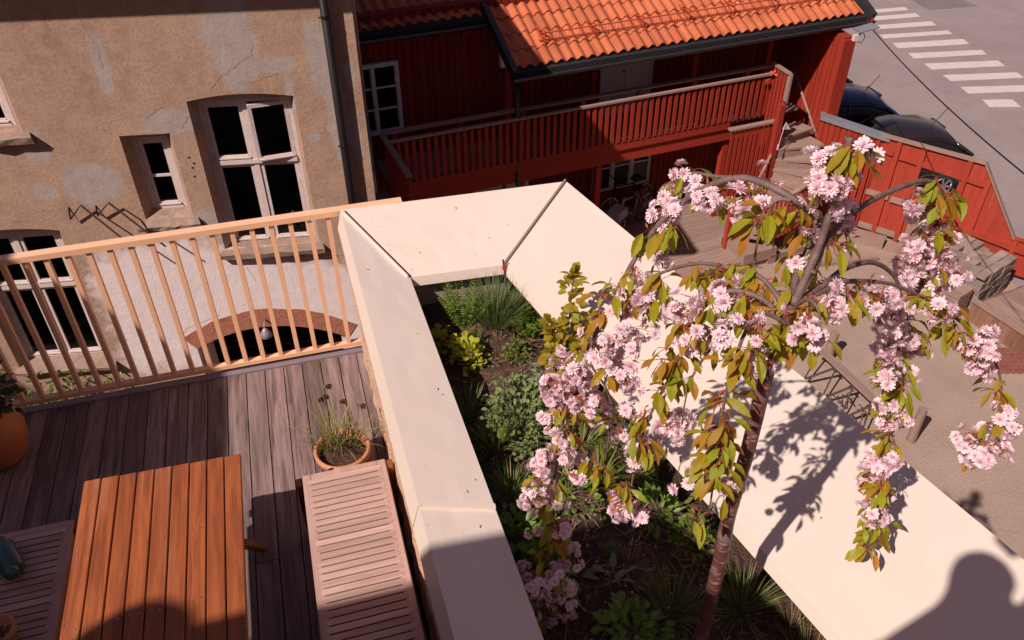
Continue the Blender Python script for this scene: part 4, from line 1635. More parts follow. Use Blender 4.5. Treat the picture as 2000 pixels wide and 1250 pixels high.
def coping(o1, o2, i1, i2, t0, t1, lip_o=.10, lip_i=.055, name='coping', gap=.0):
    # one coping sheet between parameters t0..t1 along the run, with turned down lips
    q = MB()
    a, b_ = o1.lerp(o2, t0), o1.lerp(o2, t1)
    d, c = i1.lerp(i2, t0), i1.lerp(i2, t1)
    z = Vector((0, 0, 1))
    # slight bends so the sheet does not look perfectly flat
    n = 14
    top_o = [a.lerp(b_, k / n) for k in range(n + 1)]
    top_i = [d.lerp(c, k / n) for k in range(n + 1)]
    vs, fs = [], []
    m = 5
    for k in range(n + 1):
        for j in range(m + 1):
            p = top_o[k].lerp(top_i[k], j / m)
            p = p + z * (random.uniform(-.0012, .0012) if 0 < j < m else 0)
            vs.append(p[:])
    for k in range(n):
        for j in range(m):
            e = k * (m + 1) + j
            fs.append((e, e + 1, e + m + 2, e + m + 1))
    q.mesh(vs, fs)
    od = (a - d).normalized()
    for (l0, l1, lip, sg_) in ((a, b_, lip_o, 1), (d, c, lip_i, -1)):
        oo = Vector((od.x, od.y, 0)) * (.034 if lip > .12 else .012) * sg_
        q.poly([l0, l1, l1 - z * lip + oo, l0 - z * lip + oo])
        q.poly([l0 - z * lip + oo, l1 - z * lip + oo, l1 - z * (lip + .006) - oo, l0 - z * (lip + .006) - oo])
        q.poly([l0 - z * (lip + .006) - oo, l1 - z * (lip + .006) - oo, l1 - z * .012 - oo * .2, l0 - z * .012 - oo * .2])
    q.poly([a, d, d - z * lip_i, a - z * lip_o])
    q.poly([b_, b_ - z * lip_o, c - z * lip_i, c])
    return wpart(q, name, 'cap', PW)
up = Vector((0, 0, .004))
JL = (oA.lerp(oB, .535), iA.lerp(iB, .614))
JR = (oC.lerp(oD, .450), iC.lerp(iD, .375))
coping(oA, JL[0], iA, JL[1], 0, 1, .13)
coping(JL[0] + up, oB + up, JL[1] + up, iB + up, 0, 1, .13)
coping(oB, oC, iB, iC, 0, 1)
coping(oC, JR[0], iC, JR[1], 0, 1)
coping(JR[0] + up, oD + up, JR[1] + up, iD + up, 0, 1)
# standing folds along the joints
def fold(a, b_, h=.016, wd=.010, mat='cap', lift=.0):
    q = MB()
    a2, b2 = a + Vector((0, 0, lift)), b_ + Vector((0, 0, lift))
    q.beam(a2 + Vector((0, 0, h / 2)), b2 + Vector((0, 0, h / 2)), wd, h)
    return wpart(q, 'coping_fold', mat, PW)
fold(oB.lerp(iB, .02) + Vector((-.0, -.022, 0)), iB + Vector((-.012, -.012, 0)), .022, .008)
M['seam'] = flat_mat('dark open seam', (.05, .045, .04), .8, .2)
fold(oB.lerp(iB, .03) + Vector((.014, .0, 0)), iB + Vector((.004, .004, 0)), .004, .010, 'seam')
M['seam_grey'] = flat_mat('greyed sealed seam', (.24, .20, .17), .6, .3)
fold(oC + Vector((-.006, 0, .004)), iC + Vector((-.006, 0, 0)), .012, .012, 'seam_grey')
fold(JL[0], JL[1], .014, .024)
fold(JR[0], JR[1], .012, .02)

# specks, twigs and petals lying on the coping and deck
M['petalfleck'] = petal_mat('loose petals', (.75, .45, .5), (.86, .7, .72))
def capz(x, y):
    if y > 3.66:
        t = (y - 3.66) / .7
    else:
        t = 0
    return 1.05 + .07 * t
fq, pq = MB(), MB()
for i in range(34):
    t, s_ = random.random(), random.random()
    if i % 4 == 0:
        p = iB.lerp(iC, t).lerp(oB.lerp(oC, t), s_)
    elif i % 4 == 1:
        p = iA.lerp(iB, .35 + .6 * t).lerp(oA.lerp(oB, .35 + .6 * t), s_)
    else:
        p = iC.lerp(iD, t).lerp(oC.lerp(oD, t), s_)
    p = p + Vector((0, 0, .007))
    a = random.uniform(0, PI)
    ln = random.uniform(.003, .009)
    d = Vector((math.cos(a), math.sin(a), 0)) * ln
    s2 = Vector((-math.sin(a), math.cos(a), 0)) * random.uniform(.001, .003)
    (pq if i % 3 == 0 else fq).poly([p - d - s2, p + d - s2, p + d * .8 + s2, p - d + s2])
tag(fq.build('debris', 'mulch', None), kind='stuff')
tag(pq.build('loose_petals', 'petalfleck', None), kind='stuff')
# soil
SZ = .80
def soilz(x, y):
    return SZ + .018 * math.sin(x * 9 + y * 4) + .014 * math.sin(y * 11 - x * 5) + .01 * math.sin(x * 23 + y * 17)
q = MB()
nx, ny = 50, 120
vs, fs = [], []
for j in range(ny + 1):
    y = -.6 + 4.42 * j / ny
    t = (y + .6) / 4.27
    xa = .545 + (.466 - .545) * t - .06
    xb = 1.80 + (.992 - 1.80) * t + .16
    for i in range(nx + 1):
        x = xa + (xb - xa) * i / nx
        vs.append((x, y, soilz(x, y) + random.uniform(-.007, .007)))
for j in range(ny):
    for i in range(nx):
        a = j * (nx + 1) + i
        fs.append((a, a + 1, a + nx + 2, a + nx + 1))
q.mesh(vs, fs)
tag(q.build('soil', 'soil', None, smooth=False), kind='structure')
q = MB()
for i in range(2600):
    y = random.uniform(.6, 3.6)
    t = (y + .6) / 4.27
    x = random.uniform(.52 - .08 * t, 1.78 - .78 * t)
    ln = random.choice((.012, .016, .02, .03, .05))
    a = random.uniform(0, PI)
    c = Vector((x, y, soilz(x, y) + random.uniform(.002, .010)))
    d = Vector((math.cos(a), math.sin(a), random.uniform(-.2, .25))) * ln
    s = Vector((-math.sin(a), math.cos(a), 0)) * random.uniform(.0010, .0035)
    q.poly([c - d - s, c + d - s * .4, c + d + s * .4, c - d + s])
tag(q.build('litter', 'mulch', None), kind='stuff')
M['fallen'] = petal_mat('fallen petals', (.8, .55, .6), (.85, .72, .74))
q = MB()
for i in range(150):
    y = random.uniform(1.5, 2.9)
    t = (y + .6) / 4.27
    x = random.uniform(.55, 1.7 - .75 * t)
    c = Vector((x, y, soilz(x, y) + .012))
    a = rvec(-.3, .3) * .006
    b_ = rvec(-.3, .3) * .005
    q.poly([c - a, c + b_, c + a, c - b_])
tag(q.build('fallen_petals', 'fallen', None), kind='stuff')

# ================================================================== table
TA = thing('garden_table', 'oiled orange brown slatted garden table with shiny screw heads', 'table', (-.85, 2.0, 0))
x0, x1 = -1.196, -.504
bw = (x1 - x0) / 9
for i in range(9):
    q = MB()
    yj = random.uniform(-.008, .008)
    q.rbox(x0 + i * bw + .0028, x0 + (i + 1) * bw - .0028, 1.05, 2.947 - .0031 * i + yj * .15, .716, .74 + random.uniform(-.001, .001), .003)
    bo = wpart(q, 'board', 'table', TA)
    q = MB()
    for y in (2.87, 2.52, 2.165, 1.8, 1.45):
        for f in (.28, .74):
            cxx = x0 + (i + f) * bw
            q.lathe([(.0, .7418), (.0038, .7416), (.0042, .740)], cxx, y + random.uniform(-.006, .006), 8)
    o = wpart(q, 'screws', 'steel', bo)
q = MB()
for y in (2.87, 2.165, 1.45):
    q.box(-1.16, -.54, y - .025, y + .025, .66, .715)
q.box(-1.14, -1.10, 1.2, 2.8, .62, .66)
q.box(-.60, -.56, 1.2, 2.8, .62, .66)
wpart(q, 'apron', 'table_dark', TA)
for y, dy in ((2.78, .13), (1.35, -.1)):
    for (xa, xb) in ((-1.12, -.53), (-.58, -1.17)):
        q = MB()
        o_ = .02 if xa < -1 else -.02
        q.beam((xa, y + o_, .66), (xb, y + dy + o_, .02), .030, .042, (0, 1, 0))
        wpart(q, 'leg', 'table_dark', TA)

# ================================================================== two slatted benches
def bench(label, x0, x1, y0, y1, z=.45):
    t = thing('slatted_bench', label, 'bench', ((x0 + x1) / 2, (y0 + y1) / 2, 0), 0, 'silvered slatted benches beside the table')
    e = .045
    q = MB()
    q.rbox(x0, x0 + e, y0, y1, z - .04, z, .004)
    q.rbox(x1 - e, x1, y0, y1, z - .04, z, .004)
    q.rbox(x0 + e, x1 - e, y1 - .035, y1, z - .04, z - .0005, .003)
    q.rbox(x0 + e, x1 - e, y0, y0 + .035, z - .04, z - .0005, .003)
    wpart(q, 'frame', 'teak_frame', t)
    y = y1 - .037
    q = MB()
    pitch = .0385
    while y - pitch > y0 + .03:
        # slat with rounded ends let into the frame
        a, b_ = y - pitch + .0052, y - .0022
        h = (b_ - a) / 2
        xa, xb = x0 + .026, x1 - .026
        pts = []
        for k in range(9):
            an = PI / 2 + PI * k / 8
            pts.append((xa + h + h * math.cos(an), a + h + h * math.sin(an)))
        for k in range(9):
            an = -PI / 2 + PI * k / 8
            pts.append((xb - h + h * math.cos(an), a + h + h * math.sin(an)))
        q.prism(pts, z - .03, z + .0015 + random.uniform(-.0003, .0003))
        y -= pitch
    so = wpart(q, 'slats', 'teak', t)
    q = MB()
    y = y1 - .037
    while y > y0 + .03:
        q.box(x0 + .050, x1 - .050, y - .0024, y + .0054, z - .035, z - .004)
        y -= pitch
    wpart(q, 'slat_gaps', 'slot', t)
    for (lx, ly) in ((x0 - .035, y1 - .055), (x1 - .02, y1 - .055), (x0 - .035, y0), (x1 - .02, y0)):
        q = MB()
        q.rbox(lx, lx + .055, ly, ly + .055, 0, z - .012, .004)
        wpart(q, 'leg', 'table_dark', t)
    q = MB()
    q.box(x0 + .006, x0 + .028, y0 + .055, y1 - .055, z - .12, z - .042)
    q.box(x1 - .028, x1 - .006, y0 + .055, y1 - .055, z - .12, z - .042)
    wpart(q, 'apron', 'table_dark', t)
    return t
bench('sunlit slatted bench between the table and the cream coping', -.265, .155, 1.1, 2.972)
bench('shaded slatted bench left of the table with the teal jug on it', -1.80, -1.335, 1.1, 3.01)

# ================================================================== pots and small things on the deck
PT = thing('terracotta_pot', 'round terracotta pot with dark soil behind the sunlit bench', 'plant pot', (-.05, 3.29, 0))
q = MB()
q.lathe([(.0, .002), (.092, .0), (.100, .02), (.134, .212), (.150, .216), (.156, .262), (.151, .268), (.138, .268), (.133, .25), (.128, .20), (0, .20)], 0, 0, 44)
q.build('pot', 'terracotta', PT, smooth=True)
q = MB()
vs, fs = [], []
for i in range(9):
    for k in range(28):
        r = .124 * i / 8
        vs.append((r * math.cos(2 * PI * k / 28), r * math.sin(2 * PI * k / 28), .222 + .018 * (1 - i / 8) + random.uniform(-.008, .008)))
for i in range(8):
    for k in range(28):
        k2 = (k + 1) % 28
        fs.append((i * 28 + k, i * 28 + k2, (i + 1) * 28 + k2, (i + 1) * 28 + k))
q.mesh(vs, fs)
q.build('pot_soil', 'soil', PT)
M['fritleaf'] = leaf_mat('grey green grass leaf', [(.25, .26, .06), (.30, .27, .10), (.19, .22, .05), (.36, .28, .14)], .5, .35)
M['fritflower'] = leaf_mat('dark maroon bell', [(.085, .022, .028), (.12, .035, .04), (.06, .016, .024)], .5, .25)
FR = thing('fritillary', 'wispy fritillary with dark maroon bells growing in the terracotta pot', 'potted plant', (-.05, 3.29, .22))
q = MB()
for i in range(170):
    a = random.uniform(0, 2 * PI)
    r = random.uniform(.01, .115)
    b_ = Vector((r * math.cos(a), abs(r * math.sin(a)), 0))
    if i % 2:
        b_ = Vector((-.05, .05, 0)) + rvec(-.1, .1) * .04
    if i % 3 == 0: continue
    d = Vector((math.cos(a) * random.uniform(.1, .7), math.sin(a) * random.uniform(.1, .7), random.uniform(.7, 1.3)))
    leafblade(q, b_, d, random.uniform(.12, .33), random.uniform(.004, .008), random.uniform(.3, 1.6))
q.build('leaves', 'fritleaf', FR)
q = MB()
fl = MB()
for (x, y, h) in ((-.05, .04, .33), (-.03, .07, .36), (-.08, .05, .31), (.03, .02, .30), (.13, .04, .24)):
    b_ = Vector((x * .5, y * .5, 0))
    tp = Vector((x, y, h * 1.3))
    q.tube([b_, b_.lerp(tp, .6) + Vector((.01, 0, .02)), tp, tp + Vector((.015, -.01, .008))], .0018, n=4)
    for j in range(5):
        pp = b_.lerp(tp, random.uniform(.4, 1))
        leafblade(q, pp, rvec(-.1, .9), random.uniform(.03, .07), .004, .6)
    c = tp + Vector((.02, -.012, -.012))
    for k in range(6):
        an = 2 * PI * k / 6
        leafblade(fl, c + Vector((math.cos(an) * .004, math.sin(an) * .004, .012)), Vector((math.cos(an) * .5, math.sin(an) * .5, -1)), .030, .020, .1)
q.build('stems', 'fritleaf', FR)
fl.build('bells', 'fritflower', FR)

PL = thing('clay_pot', 'big round orange clay pot at the left end of the deck', 'plant pot', (-1.97, 4.02, 0))
q = MB()
q.lathe([(r_ * .9, z_ * .93) for r_, z_ in [(.0, .002), (.10, .0), (.155, .06), (.195, .16), (.205, .24), (.19, .32), (.155, .375), (.15, .40), (.165, .415), (.15, .42), (.135, .40), (.13, .36), (0, .36)]], 0, 0, 44)
q.build('pot', 'terracotta_glazed', PL, smooth=True)
M['darkleaf'] = leaf_mat('dark glossy leaf', [(.035, .075, .018), (.05, .10, .025), (.025, .055, .015)], .4, .3)
q = MB()
for i in range(520):
    d = rvec(-.3, 1)
    leafblade(q, Vector((0, .02, .46)) + d * random.uniform(.02, .22), d + rvec() * .4, random.uniform(.03, .06), .03, .4)
bu = q.build('bushy_plant', 'darkleaf', None)
bu.location = PL.location
tag(bu, 'dark leafy bush filling the big orange clay pot', 'potted plant')
TJ = thing('ceramic_jug', 'dark teal ceramic jug with a round knob lying on the shaded bench', 'jug', (-1.57, 2.80, .455))
q = MB()
prof = [(0, -.10), (.035, -.10), (.05, -.08), (.055, .0), (.055, .07), (.04, .11), (.018, .13), (.02, .15), (0, .15)]
q.lathe(prof, 0, 0, 26)
mt = Matrix.Rotation(R(118), 4, 'Z') @ Matrix.Rotation(R(90), 4, 'Y')
q.v = [tuple(mt @ Vector(p) + Vector((0, 0, .055))) for p in q.v]
q.build('body', 'teal', TJ, smooth=True)
q = MB()
vs = []
q.lathe([(.0, .036), (.018, .031), (.031, .018), (.036, .0), (.031, -.018), (.018, -.031), (0, -.036)], 0, 0, 22)
q.v = [tuple(Vector(p) + Vector((.04, -.10, .07))) for p in q.v]
q.build('knob', 'teal', TJ, smooth=True)
PB = thing('low_clay_pot', 'terracotta pot at the lower left picture corner on the shaded bench', 'plant pot', (-1.53, 2.38, .452))
q = MB()
q.lathe([(.0, .0), (.055, .0), (.075, .09), (.082, .095), (.082, .115), (.07, .115), (.06, .08), (0, .08)], 0, 0, 32)
q.build('pot', 'terracotta', PB, smooth=True)
q = MB()
for i in range(24):
    d = rvec(.1, 1)
    leafblade(q, Vector((0.02, 0, .08)), d, random.uniform(.03, .06), .012, .5)
q.build('dry_leaves', 'mulch', PB)

# ================================================================== planting in the bed
M['grassleaf'] = leaf_mat('grass blades', [(.12, .19, .03), (.16, .22, .04), (.09, .15, .025), (.22, .25, .07)], .5, .35)
M['chive'] = leaf_mat('chive leaves', [(.12, .18, .055), (.15, .21, .06), (.09, .15, .045), (.18, .22, .07)], .5, .3)
M['grassbright'] = leaf_mat('fresh grass blades', [(.16, .22, .025), (.20, .24, .04), (.11, .17, .02), (.30, .27, .10)], .5, .4)
M['fern'] = leaf_mat('feathery leaves', [(.13, .20, .022), (.17, .23, .025), (.10, .16, .018)], .6, .35)
M['lime'] = leaf_mat('lime yellow leaves', [(.50, .47, .03), (.42, .43, .03), (.56, .50, .05)], .5, .45)
M['herb'] = leaf_mat('herb leaves', [(.18, .225, .08), (.21, .25, .09), (.14, .19, .06), (.17, .22, .055)], .6, .25)
M['sage'] = leaf_mat('sage leaves', [(.20, .235, .12), (.24, .27, .15), (.16, .20, .09)], .7, .25)
M['olive'] = leaf_mat('olive yellow shrub leaves', [(.36, .29, .02), (.42, .30, .022), (.30, .28, .022), (.44, .26, .022)], .5, .45)
M['green'] = leaf_mat('broad green leaves', [(.13, .22, .03), (.17, .26, .04), (.10, .18, .025)], .45, .3)

def tuft(label, x, y, n, h, spread, mat, name='grass_tuft', wd=.005, droop=1.0, cat='grass', group=None, dry=.12):
    t = thing(name, label, cat, (x, y, soilz(x, y) - .005), 0, group)
    q = MB()
    dq = MB()
    for i in range(n):
        a = random.uniform(0, 2 * PI)
        r = spread * .25 * math.sqrt(random.random())
        k = random.uniform(.1, 1)
        d = Vector((math.cos(a) * k * spread / h, math.sin(a) * k * spread / h, 1))
        leafblade(dq if random.random() < dry else q, (r * math.cos(a), r * math.sin(a), 0), d, h * random.uniform(.55, 1.1), wd * random.uniform(.7, 1.3), droop * random.uniform(.2, 1.2))
    q.build('blades', mat, t)
    if dq.f:
        dq.build('dry_blades', 'mulch', t)
    return t

def bush(label, x, y, n, rx, ry, h, lsize, mat, name='herb', cat='plant', wd=.6, stems=14, flat=.0, z0=0.0, droop=.4, bend=.5):
    t = thing(name, label, cat, (x, y, soilz(x, y)), 0)
    q = MB()
    for i in range(n):
        d = rvec(.0, 1)
        k = random.random() ** .35
        lump = 1 + .28 * math.sin(d.x * 7 + x * 20) * math.sin(d.y * 6 + y * 9)
        p = Vector((d.x * rx * k * lump, d.y * ry * k * lump, z0 + d.z * h * k * lump))
        dd = (Vector((d.x, d.y, d.z * .6 + .25)) + rvec() * bend)
        leafblade(q, p, dd, lsize * random.uniform(.6, 1.25), lsize * wd, droop)
    q.build('leaves', mat, t)
    s = MB()
    for i in range(stems):
        d = rvec(.2, 1)
        s.tube([(0, 0, 0), (d.x * rx * .5, d.y * ry * .5, d.z * h * .45), (d.x * rx * .9, d.y * ry * .9, d.z * h * .85)], .0022, .0012, n=4)
    s.build('stems', 'twig', t)
    return t

def fernplant(label, x, y, n, h, spread, lean=(0, 0)):
    t = thing('tansy', label, 'plant', (x, y, soilz(x, y)), 0)
    q = MB()
    for i in range(n):
        a = random.uniform(0, 2 * PI)
        k = random.uniform(.15, 1)
        d = Vector((math.cos(a) * k * spread / h + lean[0], math.sin(a) * k * spread / h + lean[1], 1)).normalized()
        ln = h * random.uniform(.6, 1.1)
        p = Vector((math.cos(a), math.sin(a), 0)) * spread * .2 * random.random()
        side = d.cross(Vector((0, 0, 1)))
        if side.length < .01: side = Vector((1, 0, 0))
        side.normalize()
        side = Matrix.Rotation(random.uniform(-1, 1), 3, d) @ side
        m = 15
        for j in range(m):
            t_ = (j + 1) / m
            c = p + d * ln * t_ - Vector((0, 0, 1)) * (.25 * ln * t_ * t_)
            wl_ = .30 * spread * math.sin(PI * min(.95, .15 + t_ * .85)) * .55
            for sg_ in (-1, 1):
                dd = side * sg_ + d * .55
                leafblade(q, c, dd, wl_, wl_ * .34, .4, seg=2)
    q.build('fronds', 'fern', t)
    return t

tuft('big clump of upright dark green chive leaves in the far end of the bed', .87, 3.42, 420, .29, .24, 'chive', 'chive_clump', .0042, .6, 'plant', dry=.05)
fernplant('feathery tansy left of the chive clump, against the far coping', .70, 3.48, 46, .34, .20, (.1, .15))
fernplant('feathery tansy right of the chive clump, under the right coping', 1.06, 3.32, 46, .26, .20)
fernplant('low feathery seedling tuft behind the lime yellow plant', .74, 3.30, 16, .13, .10)
bush('lime yellow leaved plant in sunlight beside the tansy', .665, 3.20, 120, .085, .11, .10, .036, 'lime', 'lime_leaved_plant', wd=.95, droop=.2)
bush('lime yellow leaved plant half in the shade of the left coping', .555, 3.36, 60, .07, .07, .09, .036, 'lime', 'lime_leaved_plant', wd=.95, droop=.2)
bush('small round bright green cushion plant on bare soil', .915, 3.16, 170, .07, .065, .10, .02, 'fern', 'cushion_plant', wd=.7)
bush('grey green sage beside the olive leaved shrub', 1.00, 2.84, 120, .11, .12, .15, .055, 'sage', 'sage', wd=.42, droop=.2)
bush('wide grey green oregano mound in the middle of the bed', .79, 2.66, 900, .19, .24, .19, .026, 'herb', 'oregano', wd=.8)
bush('smaller oregano mound under the blossoms beside the sage', .95, 2.62, 320, .13, .16, .16, .028, 'herb', 'oregano', wd=.8)
tuft('loose grass tuft by the shaded left edge beside the oregano', .575, 2.80, 80, .20, .14, 'grassbright')
tuft('sunny yellow green grass tuft in front of the oregano', .635, 2.55, 130, .17, .15, 'grassbright')
tuft('spiky green grass tuft near the middle of the left coping', .63, 2.26, 120, .16, .14, 'grassleaf', wd=.004, droop=.6)
bush('broad leaved green plant at the left edge below the spiky grass', .60, 2.05, 80, .09, .12, .10, .055, 'green', 'broad_leaved_plant', wd=.5)
bush('glossy clump of strawberry leaves under the left blossom strand', .64, 1.86, 150, .12, .14, .12, .045, 'green', 'strawberry_plant', wd=.75)
tuft('tall leafy grass in the sunny middle of the bed behind the tree', 1.02, 2.24, 90, .17, .16, 'grassbright', wd=.016, droop=.4)
tuft('short grass and clover patch right of the leafy grass', 1.20, 2.22, 130, .10, .16, 'grassbright')
bush('sunlit rosette of narrow leaves nearest the right coping', 1.20, 1.98, 110, .10, .10, .12, .05, 'green', 'rosette_plant', wd=.36, droop=.2)
bush('yellow green stonecrop clump behind the tree trunk', 1.29, 1.83, 170, .11, .10, .11, .032, 'grassbright', 'stonecrop', wd=.5)
fernplant('fine feathery seedling at the border of sun and shade', .93, 1.86, 14, .10, .10)
tuft('dry straw and grass at the border of sun and shade', .98, 1.80, 70, .09, .16, 'mulch', wd=.003)
tuft('large dark grass tuft left of the tree trunk in shade', 1.06, 1.55, 210, .20, .24, 'grassleaf', wd=.004)
tuft('dark grass tuft right of the tree trunk under the coping', 1.33, 1.50, 150, .18, .20, 'grassleaf', wd=.004)
tuft('half sunlit grass tuft at the lower right of the bed', 1.43, 1.22, 110, .20, .18, 'grassbright', wd=.004, dry=.35)
tuft('dry reddish grass under the right coping edge', 1.46, 1.36, 60, .16, .10, 'mulch', wd=.003, droop=.5)
bush('shaded broad green plant left of the tree trunk', .87, 1.50, 130, .12, .10, .12, .05, 'green', 'broad_leaved_plant', wd=.5)
bush('shaded green plant at the bottom edge of the picture', .82, 1.30, 130, .12, .10, .10, .05, 'green', 'broad_leaved_plant', wd=.55)
bush('small dim seedling with paired leaves in the shaded soil', .88, 1.72, 14, .07, .06, .05, .06, 'sage', 'seedling', wd=.45, stems=4)

tuft('low sprawling grass between the two leafy plants in the sunny bed', 1.02, 2.45, 150, .13, .20, 'grassbright', wd=.006)
bush('loose low weed with small round leaves in the middle of the sunny bed', .86, 2.20, 110, .16, .16, .07, .03, 'green', 'weed', wd=.7)
bush('low leafy weed in the sun close to the right coping behind the leafy grass', 1.25, 2.42, 110, .12, .18, .08, .032, 'green', 'weed', wd=.6)
q = MB()
for i in range(900):
    y = random.uniform(1.0, 3.5)
    t = (y + .6) / 4.27
    x = random.uniform(.54 - .07 * t, 1.74 - .76 * t)
    if math.sin(x * 13 + 2) * math.sin(y * 9 + 1) < .05: continue
    c = Vector((x, y, soilz(x, y)))
    for k in range(4):
        leafblade(q, c, rvec(.1, 1), random.uniform(.012, .028), random.uniform(.007, .014), .4, seg=2)
tag(q.build('ground_cover', 'green', None), kind='stuff')
# olive leaved young shrub leaning over the right coping
SH = thing('young_shrub', 'young shrub with round olive yellow leaves leaning over the right coping', 'shrub', (1.07, 2.86, soilz(1.07, 2.86)))
stems = [[(0, 0, 0), (.03, .05, .20), (.06, .11, .36), (.10, .19, .52)], [(0, 0, 0), (-.03, .05, .18), (-.03, .09, .32)], [(.01, 0, 0), (.08, .03, .18), (.16, .08, .30)], [(0, 0, 0), (.04, -.03, .16), (.10, -.02, .27)], [(0, 0, 0), (-.05, -.02, .15), (-.07, -.01, .24)], [(0, 0, 0), (.02, -.07, .14), (.03, -.10, .20)]]
q = MB()
for s_ in stems:
    q.tube(s_, .006, .003, n=6)
q.build('stems', 'twig', SH)
q = MB()
for s_ in stems:
    for i in range(len(s_) - 1):
        a, b_ = Vector(s_[i]), Vector(s_[i + 1])
        for j in range(30 if i else 26):
            p = a.lerp(b_, random.random())
            if p.z < .08: continue
            d = rvec(-.3, 1)
            leafblade(q, p + d * random.uniform(.0, .035), d, random.uniform(.04, .072), random.uniform(.034, .055), .35)
    e = Vector(s_[-1])
    for j in range(8):
        d = rvec(-.2, 1)
        leafblade(q, e, d, random.uniform(.03, .05), .03, .2)
q.build('leaves', 'olive', SH)
q = MB()
q.tube([(1.25, 3.05, .95), (1.42, 3.16, 1.20)], .0022, n=4)
tag(q.build('dry_stalk', 'iron', None), 'thin dry stalk leaning over the right coping beside the shrub', 'stalk')
q = MB()
q.tube([(1.00, 3.60, .82), (.985, 3.615, 1.0), (.975, 3.62, 1.10)], .007, .005, n=6)
pg_ = q.build('plant_label', 'seam', None)
tag(pg_, 'dark plant stake with a red tip in the inner corner of the coping', 'plant stake')
q = MB()
q.lathe([(.0, .02), (.012, .012), (.010, -.012), (0, -.02)], 0, 0, 8)
q.v = [(x + .98, y + 3.615, z + 1.05) for x, y, z in q.v]
q.build('tip', 'redlamp', pg_)

# ivy at the foot of the plaster house
IV = thing('ivy', 'tangled ivy and dry stems at the foot of the brown wall', 'climbing plant', local_to_world(PH, (-3.85, -.42, -4.52)))
q = MB()
for i in range(900):
    p = Vector((random.gauss(.05, .42), random.uniform(-.5, .25), random.uniform(-.3, .42)))
    p.z += -.25 * abs(p.x) + random.gauss(0, .06)
    leafblade(q, p, rvec(-.4, 1), random.uniform(.04, .075), .05, .4)
for i in range(16):
    leafblade(q, Vector((-.55 + random.uniform(-.1, .1), .1, .55 + i * .02)), rvec(-.4, 1), .05, .04, .4)
M['ivyleaf'] = leaf_mat('ivy leaf', [(.10, .15, .015), (.14, .19, .02), (.06, .10, .015), (.20, .20, .03)], .4, .35)
q.build('leaves', 'ivyleaf', IV)
q = MB()
for i in range(60):
    a = Vector((random.gauss(0, .4), random.uniform(-.45, .2), -.4))
    q.tube([a, a + Vector((random.gauss(0, .15), random.gauss(0, .1), .35)), a + Vector((random.gauss(0, .3), random.gauss(0, .2), .6))], .006, .003, n=4)
q.build('stems', 'twig', IV)
q = MB()
q.box(-8.5, -2.3, -1.6, .0, -6, -4.95)
sb = q.build('soil_bank', 'soil', None)
sb.location = PH.location
sb.rotation_euler = PH.rotation_euler
tag(sb, kind='structure')
q = MB()
q.mesh([(-.05, 0, .0), (.05, 0, .02), (.045, -.012, .035), (-.05, -.012, .015)], [(0, 1, 2, 3)])

